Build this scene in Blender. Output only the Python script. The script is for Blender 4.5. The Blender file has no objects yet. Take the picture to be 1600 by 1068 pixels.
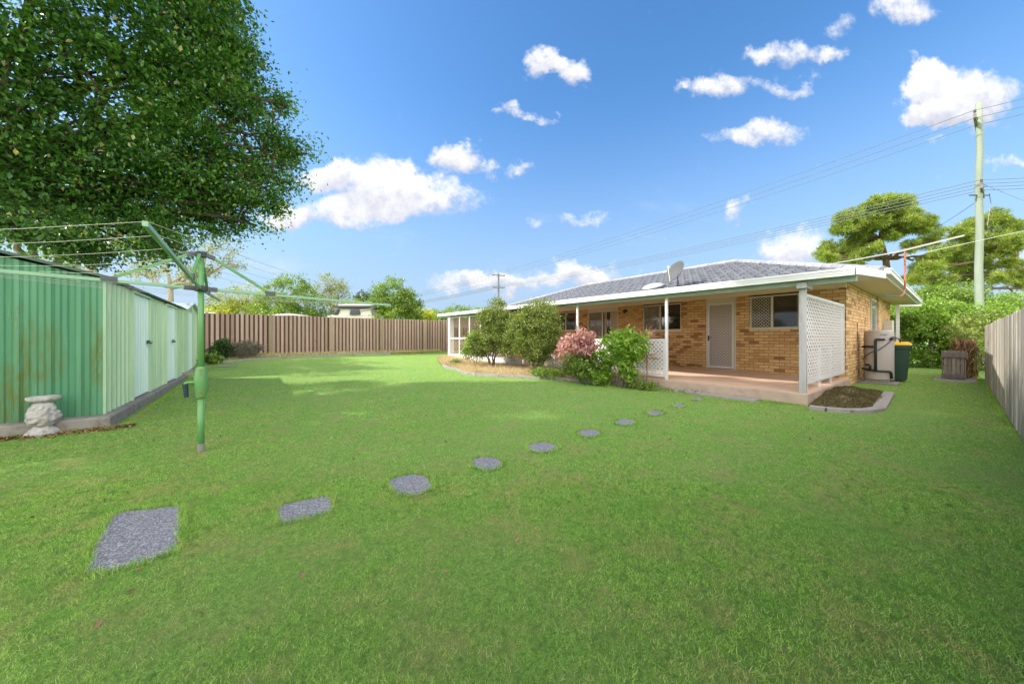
import bpy, bmesh, math, random
import numpy as np
from mathutils import Vector, Matrix, noise as mnoise
random.seed(7); rng = np.random.default_rng(7)
S = bpy.context.scene; COL = S.collection
R = math.radians
# ------------------------------------------------------------------ camera
F = 528.0 / 1600.0                       # focal length in image widths
HZ, CAMH = 528.0, 1.2                    # horizon row (of 1068), eye height
YAW = R(-37.1)
cd = bpy.data.cameras.new('camera'); cam = bpy.data.objects.new('camera', cd); COL.objects.link(cam)
cd.sensor_width = 36; cd.lens = 36 * F; cd.clip_end = 5000; cd.clip_start = 0.05
cam.location = (0, 0, CAMH); cam.rotation_euler = (R(90), 0, YAW)
cd.shift_y = -(534.0 - HZ) / 1600.0
S.camera = cam
CA, SA = math.cos(R(52.9)), math.sin(R(52.9))
# ------------------------------------------------------------------ light
EXPOSURE = 1.98
S.view_settings.view_transform = 'Standard'; S.view_settings.look = 'None'
S.view_settings.exposure = EXPOSURE; S.view_settings.gamma = 1
SUN_DIR = Vector((-1.08, 0.70, 1.0)).normalized()      # towards the sun
sun_el = math.asin(SUN_DIR.z)
ld = bpy.data.lights.new('sun', 'SUN'); ld.energy = 2.0; ld.angle = R(0.6); ld.color = (1, .93, .82)
sun = bpy.data.objects.new('sun', ld); COL.objects.link(sun)
sun.rotation_euler = (-SUN_DIR).to_track_quat('-Z', 'Y').to_euler(); sun.location = (-30, 20, 28)

def nodes_of(idb):
    idb.use_nodes = True; nt = idb.node_tree; nt.nodes.clear(); return nt
class NT:
    """small helper for node graphs"""
    def __init__(s, nt): s.nt = nt
    def n(s, typ, ins=None, **kw):
        nd = s.nt.nodes.new(typ)
        for k, v in kw.items(): setattr(nd, k, v)
        if ins:
            for k, v in ins.items(): s.put(nd.inputs[k], v)
        return nd
    def put(s, sock, v):
        if hasattr(v, 'is_linked') or isinstance(v, bpy.types.NodeSocket): s.nt.links.new(v, sock)
        else: sock.default_value = v
    def m(s, op, a, b=None, c=None, clamp=False):
        nd = s.nt.nodes.new('ShaderNodeMath'); nd.operation = op; nd.use_clamp = clamp
        s.put(nd.inputs[0], a)
        if b is not None: s.put(nd.inputs[1], b)
        if c is not None: s.put(nd.inputs[2], c)
        return nd.outputs[0]
    def mix(s, f, a, b, blend='MIX'):
        nd = s.nt.nodes.new('ShaderNodeMixRGB'); nd.blend_type = blend
        s.put(nd.inputs[0], f); s.put(nd.inputs[1], c4(a)); s.put(nd.inputs[2], c4(b)); return nd.outputs[0]
    def ramp(s, f, stops, interp='LINEAR'):
        nd = s.nt.nodes.new('ShaderNodeValToRGB'); cr = nd.color_ramp; cr.interpolation = interp
        while len(cr.elements) < len(stops): cr.elements.new(0.5)
        for e, (p, c) in zip(cr.elements, stops): e.position = p; e.color = c4(c)
        s.put(nd.inputs[0], f); return nd.outputs[0]
    def noise(s, vec, scale, detail=3, rough=.55, dist=0):
        nd = s.n('ShaderNodeTexNoise', {'Scale': scale, 'Detail': detail, 'Roughness': rough, 'Distortion': dist})
        if vec is not None: s.nt.links.new(vec, nd.inputs['Vector'])
        return nd.outputs['Fac']
def c4(c):
    if isinstance(c, (tuple, list)): return tuple(c) if len(c) == 4 else (*c, 1.0)
    if isinstance(c, (int, float)): return (c, c, c, 1.0)
    return c

def smooth(N, x, lo, hi):
    nd = N.n('ShaderNodeMapRange', {'From Min': lo, 'From Max': hi, 'To Min': 0.0, 'To Max': 1.0}, interpolation_type='SMOOTHSTEP')
    N.put(nd.inputs['Value'], x); return nd.outputs['Result']

world = bpy.data.worlds.new('World'); S.world = world
nt = nodes_of(world); N = NT(nt)
sky = N.n('ShaderNodeTexSky', sky_type='NISHITA', sun_disc=False, sun_elevation=sun_el,
          sun_rotation=math.atan2(SUN_DIR.x, SUN_DIR.y), air_density=1.0, dust_density=0.6, ozone_density=2.0)
tc = N.n('ShaderNodeTexCoord')
sep = N.n('ShaderNodeSeparateXYZ', {0: tc.outputs['Generated']})
dx, dy, dz = sep.outputs
fw = N.m('ADD', N.m('MULTIPLY', dx, CA), N.m('MULTIPLY', dy, SA))
rt = N.m('SUBTRACT', N.m('MULTIPLY', dx, SA), N.m('MULTIPLY', dy, CA))
fwc = N.m('MAXIMUM', fw, 0.05)
U = N.m('DIVIDE', rt, fwc); V = N.m('DIVIDE', dz, fwc)          # direction chart of the cloudy part of the sky
uv = N.n('ShaderNodeCombineXYZ', {0: U, 1: V, 2: 0.0}).outputs[0]
w1 = N.n('ShaderNodeTexNoise', {'Scale': 7.0, 'Detail': 5.0, 'Roughness': .6}); nt.links.new(uv, w1.inputs['Vector'])
warp = N.n('ShaderNodeVectorMath', {0: w1.outputs['Color'], 1: (0.5, 0.5, 0.5)}, operation='SUBTRACT').outputs[0]
warp = N.n('ShaderNodeVectorMath', {0: warp}, operation='SCALE'); warp.inputs['Scale'].default_value = 0.19
uvw = N.n('ShaderNodeVectorMath', {0: uv, 1: warp.outputs[0]}, operation='ADD').outputs[0]
sw = N.n('ShaderNodeSeparateXYZ', {0: uvw}); Uw, Vw = sw.outputs[0], sw.outputs[1]
# (px, py, half width, half height, strength) of each cloud as a direction
clouds = [(848, 106, 44, 26, 1), (895, 120, 36, 24, 1), (800, 176, 34, 13, .8), (852, 182, 30, 12, .6), (1130, 134, 62, 24, .9), (1060, 130, 20, 14, .5),
          (1235, 84, 70, 22, .75), (1322, 42, 38, 26, .6), (1232, 136, 46, 18, .7), (1412, 6, 52, 30, .9), (1300, 85, 30, 20, .6),
          (1500, 150, 98, 52, 1.25), (1450, 120, 40, 30, .8), (1460, 178, 60, 26, .9), (1190, 210, 88, 24, .9), (570, 285, 90, 42, 1.0), (665, 305, 108, 36, .95), (640, 278, 50, 28, .8),
          (520, 270, 46, 24, .7), (718, 240, 46, 28, 1.1), (510, 330, 130, 24, .9), (440, 335, 50, 20, .7), (765, 262, 24, 12, .6),
          (812, 270, 24, 14, .6), (905, 335, 56, 12, .5), (832, 340, 16, 9, .5), (1150, 330, 30, 18, .8), (1245, 375, 64, 32, .85), (1215, 400, 60, 24, .6),
          (1578, 258, 38, 16, .7), (1465, 228, 20, 12, .5), (1590, 400, 50, 40, .6), (1100, 440, 150, 20, .35), (900, 430, 50, 24, .8), (950, 428, 40, 22, .7), (870, 408, 26, 9, .35), (720, 440, 90, 14, .35),
          (760, 450, 100, 22, .5), (820, 440, 120, 26, .55), (1190, 90, 30, 16, .4), (1415, 90, 14, 9, .4)]
clouds = [(a, b, c * 1.12, d * 1.18, e * 1.1) for a, b, c, d, e in clouds]
dens = None; shade = None
for px, py, a, b, st in clouds:
    u0, v0 = (px - 800) / 528.0, (HZ - py) / 528.0
    du = N.m('MULTIPLY', N.m('SUBTRACT', Uw, u0), 528.0 / a)
    dv = N.m('MULTIPLY', N.m('SUBTRACT', Vw, v0), 528.0 / b)
    q = N.m('MULTIPLY', N.m('SUBTRACT', 1.0, N.m('ADD', N.m('MULTIPLY', du, du), N.m('MULTIPLY', dv, dv))), st)
    q = N.m('MAXIMUM', q, 0.0)
    dens = q if dens is None else N.m('ADD', dens, q)
    sh = N.m('MULTIPLY', q, dv)
    shade = sh if shade is None else N.m('ADD', shade, sh)
fine = N.noise(uv, 13.0, 9, .68); fine2 = N.noise(uv, 60.0, 4, .6)
dd = N.m('SUBTRACT', dens, N.m('MULTIPLY', N.m('SUBTRACT', .74, N.m('ADD', N.m('MULTIPLY', fine, .82), N.m('MULTIPLY', fine2, .18))), 2.1))
mask = smooth(N, dd, -.28, .62)
front = N.m('GREATER_THAN', fw, 0.12)
mask = N.m('MULTIPLY', mask, front)
# unseen bright cloud cover behind the camera, added as fill light
cloud_fill = smooth(N, N.noise(tc.outputs['Generated'], 3.0, 6, .6), .36, .56)
cloud_fill = N.m('MULTIPLY', N.m('MULTIPLY', cloud_fill, smooth(N, fw, .10, -.12)), smooth(N, dz, -.02, .06))
wisp = smooth(N, N.noise(N.n('ShaderNodeVectorMath', {0: uv, 1: (2.0, 5.0, 1.0)}, operation='MULTIPLY').outputs[0], 1.6, 6, .65), .52, .8)
mask = N.m('MAXIMUM', mask, N.m('MULTIPLY', N.m('MULTIPLY', wisp, smooth(N, V, .55, .05)), .55))
lit = smooth(N, N.m('ADD', N.m('DIVIDE', shade, N.m('MAXIMUM', dens, .15)), N.m('MULTIPLY', N.m('SUBTRACT', fine, .5), 2.0)), -.75, .35)
ccol = N.mix(lit, (1.15, 1.2, 1.42), (1.85, 1.85, 1.87))
hs = N.n('ShaderNodeHueSaturation', {'Hue': 0.5, 'Saturation': 1.26, 'Value': 0.47, 'Color': sky.outputs[0]})
# air near the horizon is pale
el = N.m('POWER', smooth(N, dz, 0.62, -.05), 1.1)
skyc = N.mix(N.m('MULTIPLY', el, .97), hs.outputs[0], (.74, .99, 1.38))
skyc = N.mix(mask, skyc, ccol)
skyc = N.mix(cloud_fill, skyc, (8.6, 8.1, 7.5))
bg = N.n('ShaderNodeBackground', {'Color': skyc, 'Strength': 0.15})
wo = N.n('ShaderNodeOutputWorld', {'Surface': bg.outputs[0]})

# ------------------------------------------------------------------ geometry helpers
def terr(x, y):
    """height of the ground"""
    ys = [-500, 4, 10, 13, 15.6, 18, 22, 40, 500]; zs = [0, 0, .05, .09, .22, .42, .5, .3, .3]
    return float(np.interp(y, ys, zs))
def terr_v(x, y):
    return np.interp(y, [-500, 4, 10, 13, 15.6, 18, 22, 40, 500], [0, 0, .05, .09, .22, .42, .5, .3, .3])
def ray(px):
    r = (px - 800) / 528.0
    return (CA + SA * r, SA - CA * r)                    # world dx, dy per metre of depth
def G(px, py, z=0.0):
    """point at height z seen at photo pixel px, py"""
    Z = (CAMH - z) * 528.0 / (py - HZ); a = ray(px)
    return (a[0] * Z, a[1] * Z, z)
def at(px, Z):
    a = ray(px); return (a[0] * Z, a[1] * Z)
def D(px, py, Z):
    a = ray(px); return Vector((a[0] * Z, a[1] * Z, CAMH + (HZ - py) * Z / 528.0))
WORLDLOC = {}
def link_obj(o, parent=None, loc=(0, 0, 0)):
    COL.objects.link(o)
    pl = WORLDLOC[parent.name] if parent else Vector((0, 0, 0))
    o.location = Vector(loc) - pl
    if parent: o.parent = parent
    WORLDLOC[o.name] = Vector(loc)
def tag(o, label=None, cat=None, group=None, kind=None):
    if label: o['label'] = label
    if cat: o['category'] = cat
    if group: o['group'] = group
    if kind: o['kind'] = kind
    return o
def thing(name, loc, label, cat, group=None):
    o = bpy.data.objects.new(name, None); o.empty_display_size = .2
    link_obj(o, None, loc); return tag(o, label, cat, group)
def copy_tree(o, parent=None):
    c = o.copy(); COL.objects.link(c); c.parent = parent
    WORLDLOC[c.name] = WORLDLOC[o.name]
    for ch in list(o.children): copy_tree(ch, c)
    return c

class MB:
    def __init__(s): s.v = []; s.f = []; s.r = []
    def add(s, vs, fs, r=None):
        b = len(s.v); s.v += [tuple(v) for v in vs]; s.f += [tuple(i + b for i in f) for f in fs]
        r = random.random() if r is None else r
        s.r += [r] * len(fs)
    def box(s, x0, x1, y0, y1, z0, z1, r=None):
        s.add([(x0, y0, z0), (x1, y0, z0), (x1, y1, z0), (x0, y1, z0), (x0, y0, z1), (x1, y0, z1), (x1, y1, z1), (x0, y1, z1)],
              [(3, 2, 1, 0), (4, 5, 6, 7), (0, 1, 5, 4), (1, 2, 6, 5), (2, 3, 7, 6), (3, 0, 4, 7)], r)
    def bar(s, p, q, w, h, up=(0, 0, 1), r=None):
        """rectangular bar from p to q, w across, h along up"""
        p, q = Vector(p), Vector(q); d = (q - p).normalized(); up = Vector(up)
        sd = d.cross(up)
        if sd.length < 1e-4: sd = d.cross(Vector((1, 0, 0)))
        sd.normalize(); u = sd.cross(d).normalized(); a = sd * w / 2; b = u * h / 2
        vs = [p - a - b, p + a - b, p + a + b, p - a + b, q - a - b, q + a - b, q + a + b, q - a + b]
        s.add(vs, [(3, 2, 1, 0), (4, 5, 6, 7), (0, 1, 5, 4), (1, 2, 6, 5), (2, 3, 7, 6), (3, 0, 4, 7)], r)
    def tube(s, pts, rad, n=8, cap=True, r=None):
        pts = [Vector(p) for p in pts]
        rads = rad if isinstance(rad, (list, tuple)) else [rad] * len(pts)
        vs = []; fs = []; ref = None
        for i, p in enumerate(pts):
            d = (pts[min(i + 1, len(pts) - 1)] - pts[max(i - 1, 0)]).normalized()
            if ref is None: ref = Vector((0, 0, 1)) if abs(d.z) < .9 else Vector((1, 0, 0))
            a = d.cross(ref).normalized(); b = a.cross(d).normalized(); ref = b
            for k in range(n):
                t = 2 * math.pi * k / n
                vs.append(p + (a * math.cos(t) + b * math.sin(t)) * rads[i])
        for i in range(len(pts) - 1):
            for k in range(n):
                k2 = (k + 1) % n
                fs.append((i * n + k, (i + 1) * n + k, (i + 1) * n + k2, i * n + k2))
        if cap:
            fs.append(tuple(range(n))); fs.append(tuple(reversed(range((len(pts) - 1) * n, len(pts) * n))))
        s.add(vs, fs, r)
    def lathe(s, c, prof, n=24, r=None, fn=None, axis=None):
        vs = []; fs = []
        for (rad, z) in prof:
            for k in range(n):
                t = 2 * math.pi * k / n; q = rad if fn is None else rad * fn(t, z)
                vs.append(Vector((q * math.cos(t), q * math.sin(t), z)))
        for i in range(len(prof) - 1):
            for k in range(n):
                k2 = (k + 1) % n
                fs.append((i * n + k, i * n + k2, (i + 1) * n + k2, (i + 1) * n + k))
        fs.append(tuple(reversed(range(n)))); fs.append(tuple(range((len(prof) - 1) * n, len(prof) * n)))
        if axis is not None:
            qn = Vector(axis).normalized().to_track_quat('Z', 'Y'); vs = [qn @ v for v in vs]
        s.add([v + Vector(c) for v in vs], fs, r)
    def prism(s, poly, z0, z1, r=None):
        n = len(poly); vs = [(x, y, z0) for x, y in poly] + [(x, y, z1) for x, y in poly]
        fs = [tuple(reversed(range(n))), tuple(range(n, 2 * n))] + [(i, (i + 1) % n, (i + 1) % n + n, i + n) for i in range(n)]
        s.add(vs, fs, r)
    def build(s, name, mat, parent=None, loc=None, smooth=False, bevel=0, merge=False):
        if loc is None:
            if parent: loc = WORLDLOC[parent.name]
            else:
                a = np.array(s.v); loc = ((a[:, 0].min() + a[:, 0].max()) / 2, (a[:, 1].min() + a[:, 1].max()) / 2, a[:, 2].min())
        loc = Vector(loc)
        me = bpy.data.meshes.new(name)
        me.from_pydata([(v[0] - loc.x, v[1] - loc.y, v[2] - loc.z) for v in s.v], [], s.f)
        at_ = me.attributes.new('rnd', 'FLOAT', 'FACE'); at_.data.foreach_set('value', s.r)
        uvl = me.uv_layers.new(name='UVMap'); data = np.empty(len(me.loops) * 2, dtype=np.float32)
        for p in me.polygons:
            nx, ny, nz = abs(p.normal.x), abs(p.normal.y), abs(p.normal.z)
            for li in p.loop_indices:
                v = s.v[me.loops[li].vertex_index]
                if nz > nx and nz > ny: a = (v[0], v[1])
                elif nx > ny: a = (v[1], v[2])
                else: a = (v[0], v[2])
                data[2 * li] = a[0]; data[2 * li + 1] = a[1]
        uvl.data.foreach_set('uv', data)
        if smooth: me.polygons.foreach_set('use_smooth', [True] * len(me.polygons))
        me.materials.append(mat); me.update()
        o = bpy.data.objects.new(name, me); link_obj(o, parent, loc)
        if bevel:
            b = o.modifiers.new('bevel', 'BEVEL'); b.width = bevel; b.segments = 2; b.limit_method = 'ANGLE'
        return o

# ------------------------------------------------------------------ materials
def newmat(name):
    m = bpy.data.materials.new(name); nt = nodes_of(m); N = NT(nt)
    out = N.n('ShaderNodeOutputMaterial'); bs = N.n('ShaderNodeBsdfPrincipled'); nt.links.new(bs.outputs[0], out.inputs[0])
    tc = N.n('ShaderNodeTexCoord')
    return m, N, bs, tc, out
def bump(N, bs, h, dist=.01, strength=.5):
    b = N.n('ShaderNodeBump', {'Strength': strength, 'Distance': dist}); N.put(b.inputs['Height'], h)
    N.put(bs.inputs['Normal'], b.outputs[0])
def mat_plain(name, col, rough=.6, metal=0, var=.12, scale=6, dirt=0, dirtcol=(.12, .10, .07), streak=False, bumpd=0, rndvar=0):
    m, N, bs, tc, out = newmat(name)
    vec = tc.outputs['Object']
    if streak: vec = N.n('ShaderNodeVectorMath', {0: vec, 1: (1, 1, .12)}, operation='MULTIPLY').outputs[0]
    nz = N.noise(vec, scale, 6, .6)
    c = N.mix(nz, tuple(v * (1 - var * 1.6) for v in col), tuple(min(v * (1 + var), .95) for v in col))
    if rndvar:
        at_ = N.n('ShaderNodeAttribute', attribute_name='rnd')
        f = N.m('ADD', N.m('MULTIPLY', at_.outputs['Fac'], 2 * rndvar), 1 - rndvar)
        c = N.mix(1.0, c, N.n('ShaderNodeCombineXYZ', {0: f, 1: f, 2: f}).outputs[0], 'MULTIPLY')
    if dirt:
        dn = smooth(N, N.noise(vec, scale * .7 + 1.3, 8, .7), .62 - dirt * .25, .8 - dirt * .1)
        c = N.mix(N.m('MULTIPLY', dn, min(1, dirt * 1.5)), c, dirtcol)
    N.put(bs.inputs['Base Color'], c)
    rr = N.m('ADD', N.m('MULTIPLY', N.noise(tc.outputs['Object'], scale * 3, 3), .2), rough - .1)
    N.put(bs.inputs['Roughness'], rr); bs.inputs['Metallic'].default_value = metal
    if bumpd: bump(N, bs, N.noise(tc.outputs['Object'], scale * 8, 6, .7), bumpd, .8)
    return m
M = {}
M['white'] = mat_plain('white_paint', (.66, .66, .66), .45, dirt=.25, dirtcol=(.42, .39, .34), var=.05, scale=3)
M['gutter'] = mat_plain('white_gutter_paint', (.64, .65, .66), .35, dirt=.15, dirtcol=(.5, .49, .46), var=.04, scale=2)
M['oldwhite'] = mat_plain('flaking_white_paint', (.42, .42, .43), .6, dirt=.95, dirtcol=(.26, .25, .23), var=.15, scale=9, streak=True, bumpd=.002)
M['cream'] = mat_plain('cream_paint', (.74, .62, .46), .55, var=.05, scale=2)
M['creamframe'] = mat_plain('cream_metal', (.60, .56, .47), .4, var=.05)
M['soffit'] = mat_plain('soffit_board', (.66, .60, .47), .7, var=.04, scale=2)
M['black'] = mat_plain('black_plastic', (.018, .020, .024), .5)
M['darkmetal'] = mat_plain('dark_metal', (.05, .055, .065), .45)
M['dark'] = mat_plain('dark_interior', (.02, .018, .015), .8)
M['concrete'] = mat_plain('old_concrete', (.24, .225, .20), .9, var=.25, scale=7, dirt=.6, dirtcol=(.09, .085, .075), bumpd=.006)
M['pinkconc'] = mat_plain('pink_concrete', (.44, .34, .27), .85, var=.2, scale=3, dirt=.5, dirtcol=(.22, .16, .12), bumpd=.004)
M['porchfloor'] = mat_plain('porch_paving_paint', (.60, .42, .31), .7, var=.18, scale=2.5, dirt=.4, dirtcol=(.5, .4, .32))
M['kerb'] = mat_plain('edging_concrete', (.29, .27, .255), .9, var=.25, scale=9, dirt=.3, bumpd=.004)
M['stonewhite'] = mat_plain('weathered_cast_stone', (.50, .49, .46), .9, var=.3, scale=14, dirt=.55, dirtcol=(.16, .14, .09), bumpd=.02)
M['tank'] = mat_plain('tank_beige', (.36, .325, .31), .4, var=.05, scale=2, dirt=.1)
M['binbody'] = mat_plain('bin_green', (.012, .045, .030), .45, var=.1)
M['binlid'] = mat_plain('bin_yellow', (.72, .45, .025), .45)
M['hoist'] = mat_plain('hoist_green', (.09, .25, .075), .42, var=.1, scale=5, dirt=.35, dirtcol=(.18, .30, .15))
M['hoistpale'] = mat_plain('hoist_faded', (.20, .36, .22), .4, var=.1, scale=6, dirt=.2, dirtcol=(.2, .25, .16))
M['wire'] = mat_plain('line_wire', (.45, .46, .40), .4)
M['powerline'] = mat_plain('power_cable', (.10, .115, .14), .6)
M['polewood'] = mat_plain('treated_pole', (.21, .25, .20), .85, var=.25, scale=4, dirt=.5, dirtcol=(.22, .24, .17), streak=True, bumpd=.01)
M['farpole'] = mat_plain('far_pole_wood', (.13, .13, .14), .9)
M['dish'] = mat_plain('dish_grey', (.07, .08, .09), .8, var=.1)
M['skylight'] = mat_plain('skylight_white', (.30, .31, .33), .3, var=.08)
M['rust'] = mat_plain('rusty_pipe', (.35, .11, .055), .7, var=.3, scale=12, dirt=.4, dirtcol=(.5, .45, .4))
M['fabricdark'] = mat_plain('bark_dark', (.09, .065, .045), .95, var=.4, scale=10, bumpd=.02)
M['barkgrey'] = mat_plain('bark_grey', (.17, .13, .10), .95, var=.35, scale=9, bumpd=.02)
M['barkpale'] = mat_plain('bark_pale', (.42, .36, .30), .9, var=.3, scale=6, bumpd=.01)
M['barkpine'] = mat_plain('bark_pine', (.19, .115, .08), .95, var=.4, scale=6, bumpd=.03)
M['vanwhite'] = mat_plain('van_white', (.72, .73, .74), .3, var=.03)
M['camper'] = mat_plain('camper_cream', (.55, .53, .47), .45, var=.06)
M['carglass'] = mat_plain('car_glass', (.03, .035, .04), .1)
M['curtain'] = mat_plain('curtain_cloth', (.50, .43, .31), .9, var=.1)
M['doorpanel'] = mat_plain('door_panel_beige', (.36, .30, .23), .6)
M['ridge'] = mat_plain('ridge_tile', (.24, .25, .28), .8, var=.2, scale=8, rndvar=.15)
M['solder'] = mat_plain('pale_roofsheet', (.33, .40, .34), .6)

def mat_tile():
    m, N, bs, tc, out = newmat('roof_tile')
    nz = N.noise(tc.outputs['Object'], 1.2, 6, .65); n2 = N.noise(tc.outputs['Object'], 40, 3, .6)
    vo = N.n('ShaderNodeTexVoronoi', {'Scale': 3.4}); nt = N.nt; nt.links.new(tc.outputs['Object'], vo.inputs['Vector'])
    c = N.mix(nz, (.085, .095, .125), (.165, .18, .22))
    vv = N.n('ShaderNodeSeparateColor', {0: vo.outputs['Color']}).outputs[0]
    c = N.mix(N.m('MULTIPLY', vv, .5), c, (.085, .09, .105))
    c = N.mix(N.m('MULTIPLY', n2, .3), c, (.22, .23, .25))
    su = N.n('ShaderNodeSeparateXYZ', {0: tc.outputs['UV']}).outputs
    tv = N.n('ShaderNodeCombineXYZ', {0: su[1], 1: N.m('SUBTRACT', su[0], 10.95)}).outputs[0]
    tb = N.n('ShaderNodeTexBrick', {'Vector': tv, 'Scale': 1.0, 'Brick Width': .30, 'Row Height': .30, 'Mortar Size': .022, 'Mortar Smooth': .4, 'Color1': (0, 0, 0, 1), 'Color2': (1, 1, 1, 1), 'Mortar': (.5, .5, .5, 1)})
    tr_ = N.n('ShaderNodeSeparateColor', {0: tb.outputs['Color']}).outputs[0]
    c = N.mix(N.m('MULTIPLY', tr_, .3), c, (.23, .245, .285))
    c = N.mix(N.m('MULTIPLY', tb.outputs['Fac'], .8), c, (.045, .05, .065))
    N.put(bs.inputs['Base Color'], c); bs.inputs['Roughness'].default_value = .62
    return m
M['tile'] = mat_tile()

def mat_brick():
    m, N, bs, tc, out = newmat('tan_brick')
    uv = tc.outputs['UV']
    b = N.n('ShaderNodeTexBrick', {'Scale': 1.0, 'Mortar Size': .0055, 'Mortar Smooth': .25, 'Bias': 0.0, 'Brick Width': .24, 'Row Height': .086,
            'Color1': (0, 0, 0, 1), 'Color2': (1, 1, 1, 1), 'Mortar': (.5, .5, .5, 1)})
    N.nt.links.new(uv, b.inputs['Vector'])
    rnd = N.n('ShaderNodeSeparateColor', {0: b.outputs['Color']}).outputs[0]
    c = N.ramp(rnd, [(0, (.15, .062, .020)), (.07, (.24, .105, .036)), (.16, (.50, .29, .12)), (.5, (.64, .41, .18)), (.8, (.76, .52, .25)), (1, (.60, .42, .21))])
    c = N.mix(N.m('MULTIPLY', N.noise(uv, 26, 5, .7), .5), c, (.55, .34, .15))
    big = N.noise(uv, .9, 4, .6)
    c = N.mix(N.m('MULTIPLY', big, .2), c, (.42, .23, .09))
    c = N.mix(b.outputs['Fac'], c, (.13, .088, .052))
    N.put(bs.inputs['Base Color'], c); bs.inputs['Roughness'].default_value = .85
    h = N.m('ADD', N.m('MULTIPLY', N.m('SUBTRACT', 1.0, b.outputs['Fac']), 1.0), N.m('MULTIPLY', N.noise(uv, 60, 4, .7), .25))
    bump(N, bs, h, .008, .8)
    return m
M['brick'] = mat_brick()

def mat_wood(name, dark, light, rough=.9, green=0):
    m, N, bs, tc, out = newmat(name)
    at_ = N.n('ShaderNodeAttribute', attribute_name='rnd').outputs['Fac']
    off = N.n('ShaderNodeCombineXYZ', {0: N.m('MULTIPLY', at_, 37.0), 1: N.m('MULTIPLY', at_, 91.0), 2: 0.0}).outputs[0]
    v = N.n('ShaderNodeVectorMath', {0: tc.outputs['Object'], 1: off}, operation='ADD').outputs[0]
    v1 = N.n('ShaderNodeVectorMath', {0: v, 1: (26, 26, 1.2)}, operation='MULTIPLY').outputs[0]
    g = N.noise(v1, 1.6, 6, .65, .6)
    f = N.m('ADD', N.m('MULTIPLY', g, .75), N.m('MULTIPLY', at_, .35), clamp=True)
    c = N.ramp(f, [(.15, dark), (.85, light)])
    kn = smooth(N, N.noise(N.n('ShaderNodeVectorMath', {0: v, 1: (5, 5, 3)}, operation='MULTIPLY').outputs[0], 1.4, 3), .68, .76)
    c = N.mix(N.m('MULTIPLY', kn, .6), c, tuple(x * .45 for x in dark))
    if green:
        gz = smooth(N, N.noise(N.n('ShaderNodeVectorMath', {0: v, 1: (1.5, 1.5, .7)}, operation='MULTIPLY').outputs[0], 1.3, 4), .45, .75)
        c = N.mix(N.m('MULTIPLY', gz, green), c, (.10, .115, .05))
    N.put(bs.inputs['Base Color'], c); bs.inputs['Roughness'].default_value = rough
    bump(N, bs, g, .003, .7)
    return m
M['paling'] = mat_wood('paling_brown', (.17, .105, .075), (.42, .33, .265))
M['palingback'] = mat_wood('paling_back', (.055, .026, .018), (.14, .075, .052))
M['fencepost'] = mat_wood('fence_post_wood', (.17, .14, .09), (.33, .27, .17), green=.4)
M['palinggrey'] = mat_wood('paling_grey', (.085, .075, .06), (.46, .43, .38), green=.35)
M['oldwood'] = mat_wood('old_timber', (.07, .055, .05), (.24, .21, .19))

def mat_shed(name, base, faded, fade, stain=0):
    m, N, bs, tc, out = newmat(name)
    ob = tc.outputs['Object']
    v = N.n('ShaderNodeVectorMath', {0: ob, 1: (7, 7, .5)}, operation='MULTIPLY').outputs[0]
    s1 = N.noise(v, 1.2, 7, .65)
    at_ = N.n('ShaderNodeAttribute', attribute_name='rnd').outputs['Fac']
    f = N.m('ADD', N.m('MULTIPLY', s1, .9), N.m('ADD', N.m('MULTIPLY', at_, .35), fade - .65), clamp=True)
    c = N.mix(f, base, faded)
    sp = N.n('ShaderNodeVectorMath', {0: ob, 1: (1, 1, .25)}, operation='MULTIPLY').outputs[0]
    chalk = smooth(N, N.noise(v, 3.1, 6, .8), .6, .74)
    c = N.mix(N.m('MULTIPLY', chalk, .35), c, (.70, .80, .72))
    if stain:
        st = smooth(N, N.noise(sp, 2.3, 5, .62), .5, .66)
        st2 = smooth(N, N.noise(N.n('ShaderNodeVectorMath', {0: ob, 1: (14, 14, 3)}, operation='MULTIPLY').outputs[0], 1.5, 5, .7), .3, .62)
        c = N.mix(N.m('MULTIPLY', N.m('MULTIPLY', st, st2), stain), c, (.085, .115, .015))
    N.put(bs.inputs['Base Color'], c); bs.inputs['Roughness'].default_value = .5
    return m
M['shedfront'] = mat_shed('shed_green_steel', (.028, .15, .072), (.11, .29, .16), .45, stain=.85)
M['shedside'] = mat_shed('shed_pale_steel', (.22, .40, .24), (.58, .73, .50), .55, stain=.15)  # paler than the front: bounced lawn and sky light put into the paint
M['sheddoor'] = mat_shed('shed_pale_door', (.36, .56, .48), (.70, .82, .77), .6)  # pale door paint, lightened for the same bounced light
M['shedroof'] = mat_plain('shed_roof_edge', (.045, .085, .065), .6, var=.2)

def mat_leaf(name, dark, light, third=None, trans=.35, rough=.42, spec=.5):
    m, N, bs, tc, out = newmat(name)
    at_ = N.n('ShaderNodeAttribute', attribute_name='rnd').outputs['Fac']
    stops = [(0, dark), (.8, light)]
    if third: stops = [(0, dark), (.85, light), (.965, light), (.985, third)]
    c = N.ramp(at_, stops)
    big = N.noise(tc.outputs['Object'], .8, 3, .6)
    c = N.mix(N.m('MULTIPLY', smooth(N, big, .35, .7), .35), c, tuple(v * 1.25 for v in light))
    N.put(bs.inputs['Base Color'], c); bs.inputs['Roughness'].default_value = rough
    bs.inputs['Specular IOR Level'].default_value = spec
    tr = N.n('ShaderNodeBsdfTranslucent'); N.put(tr.inputs[0], N.mix(1.0, c, (1.5, 1.55, .6), 'MULTIPLY'))
    mx = N.n('ShaderNodeMixShader', {0: trans}); N.nt.links.new(bs.outputs[0], mx.inputs[1]); N.nt.links.new(tr.outputs[0], mx.inputs[2])
    N.nt.links.new(mx.outputs[0], out.inputs[0])
    return m
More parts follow.
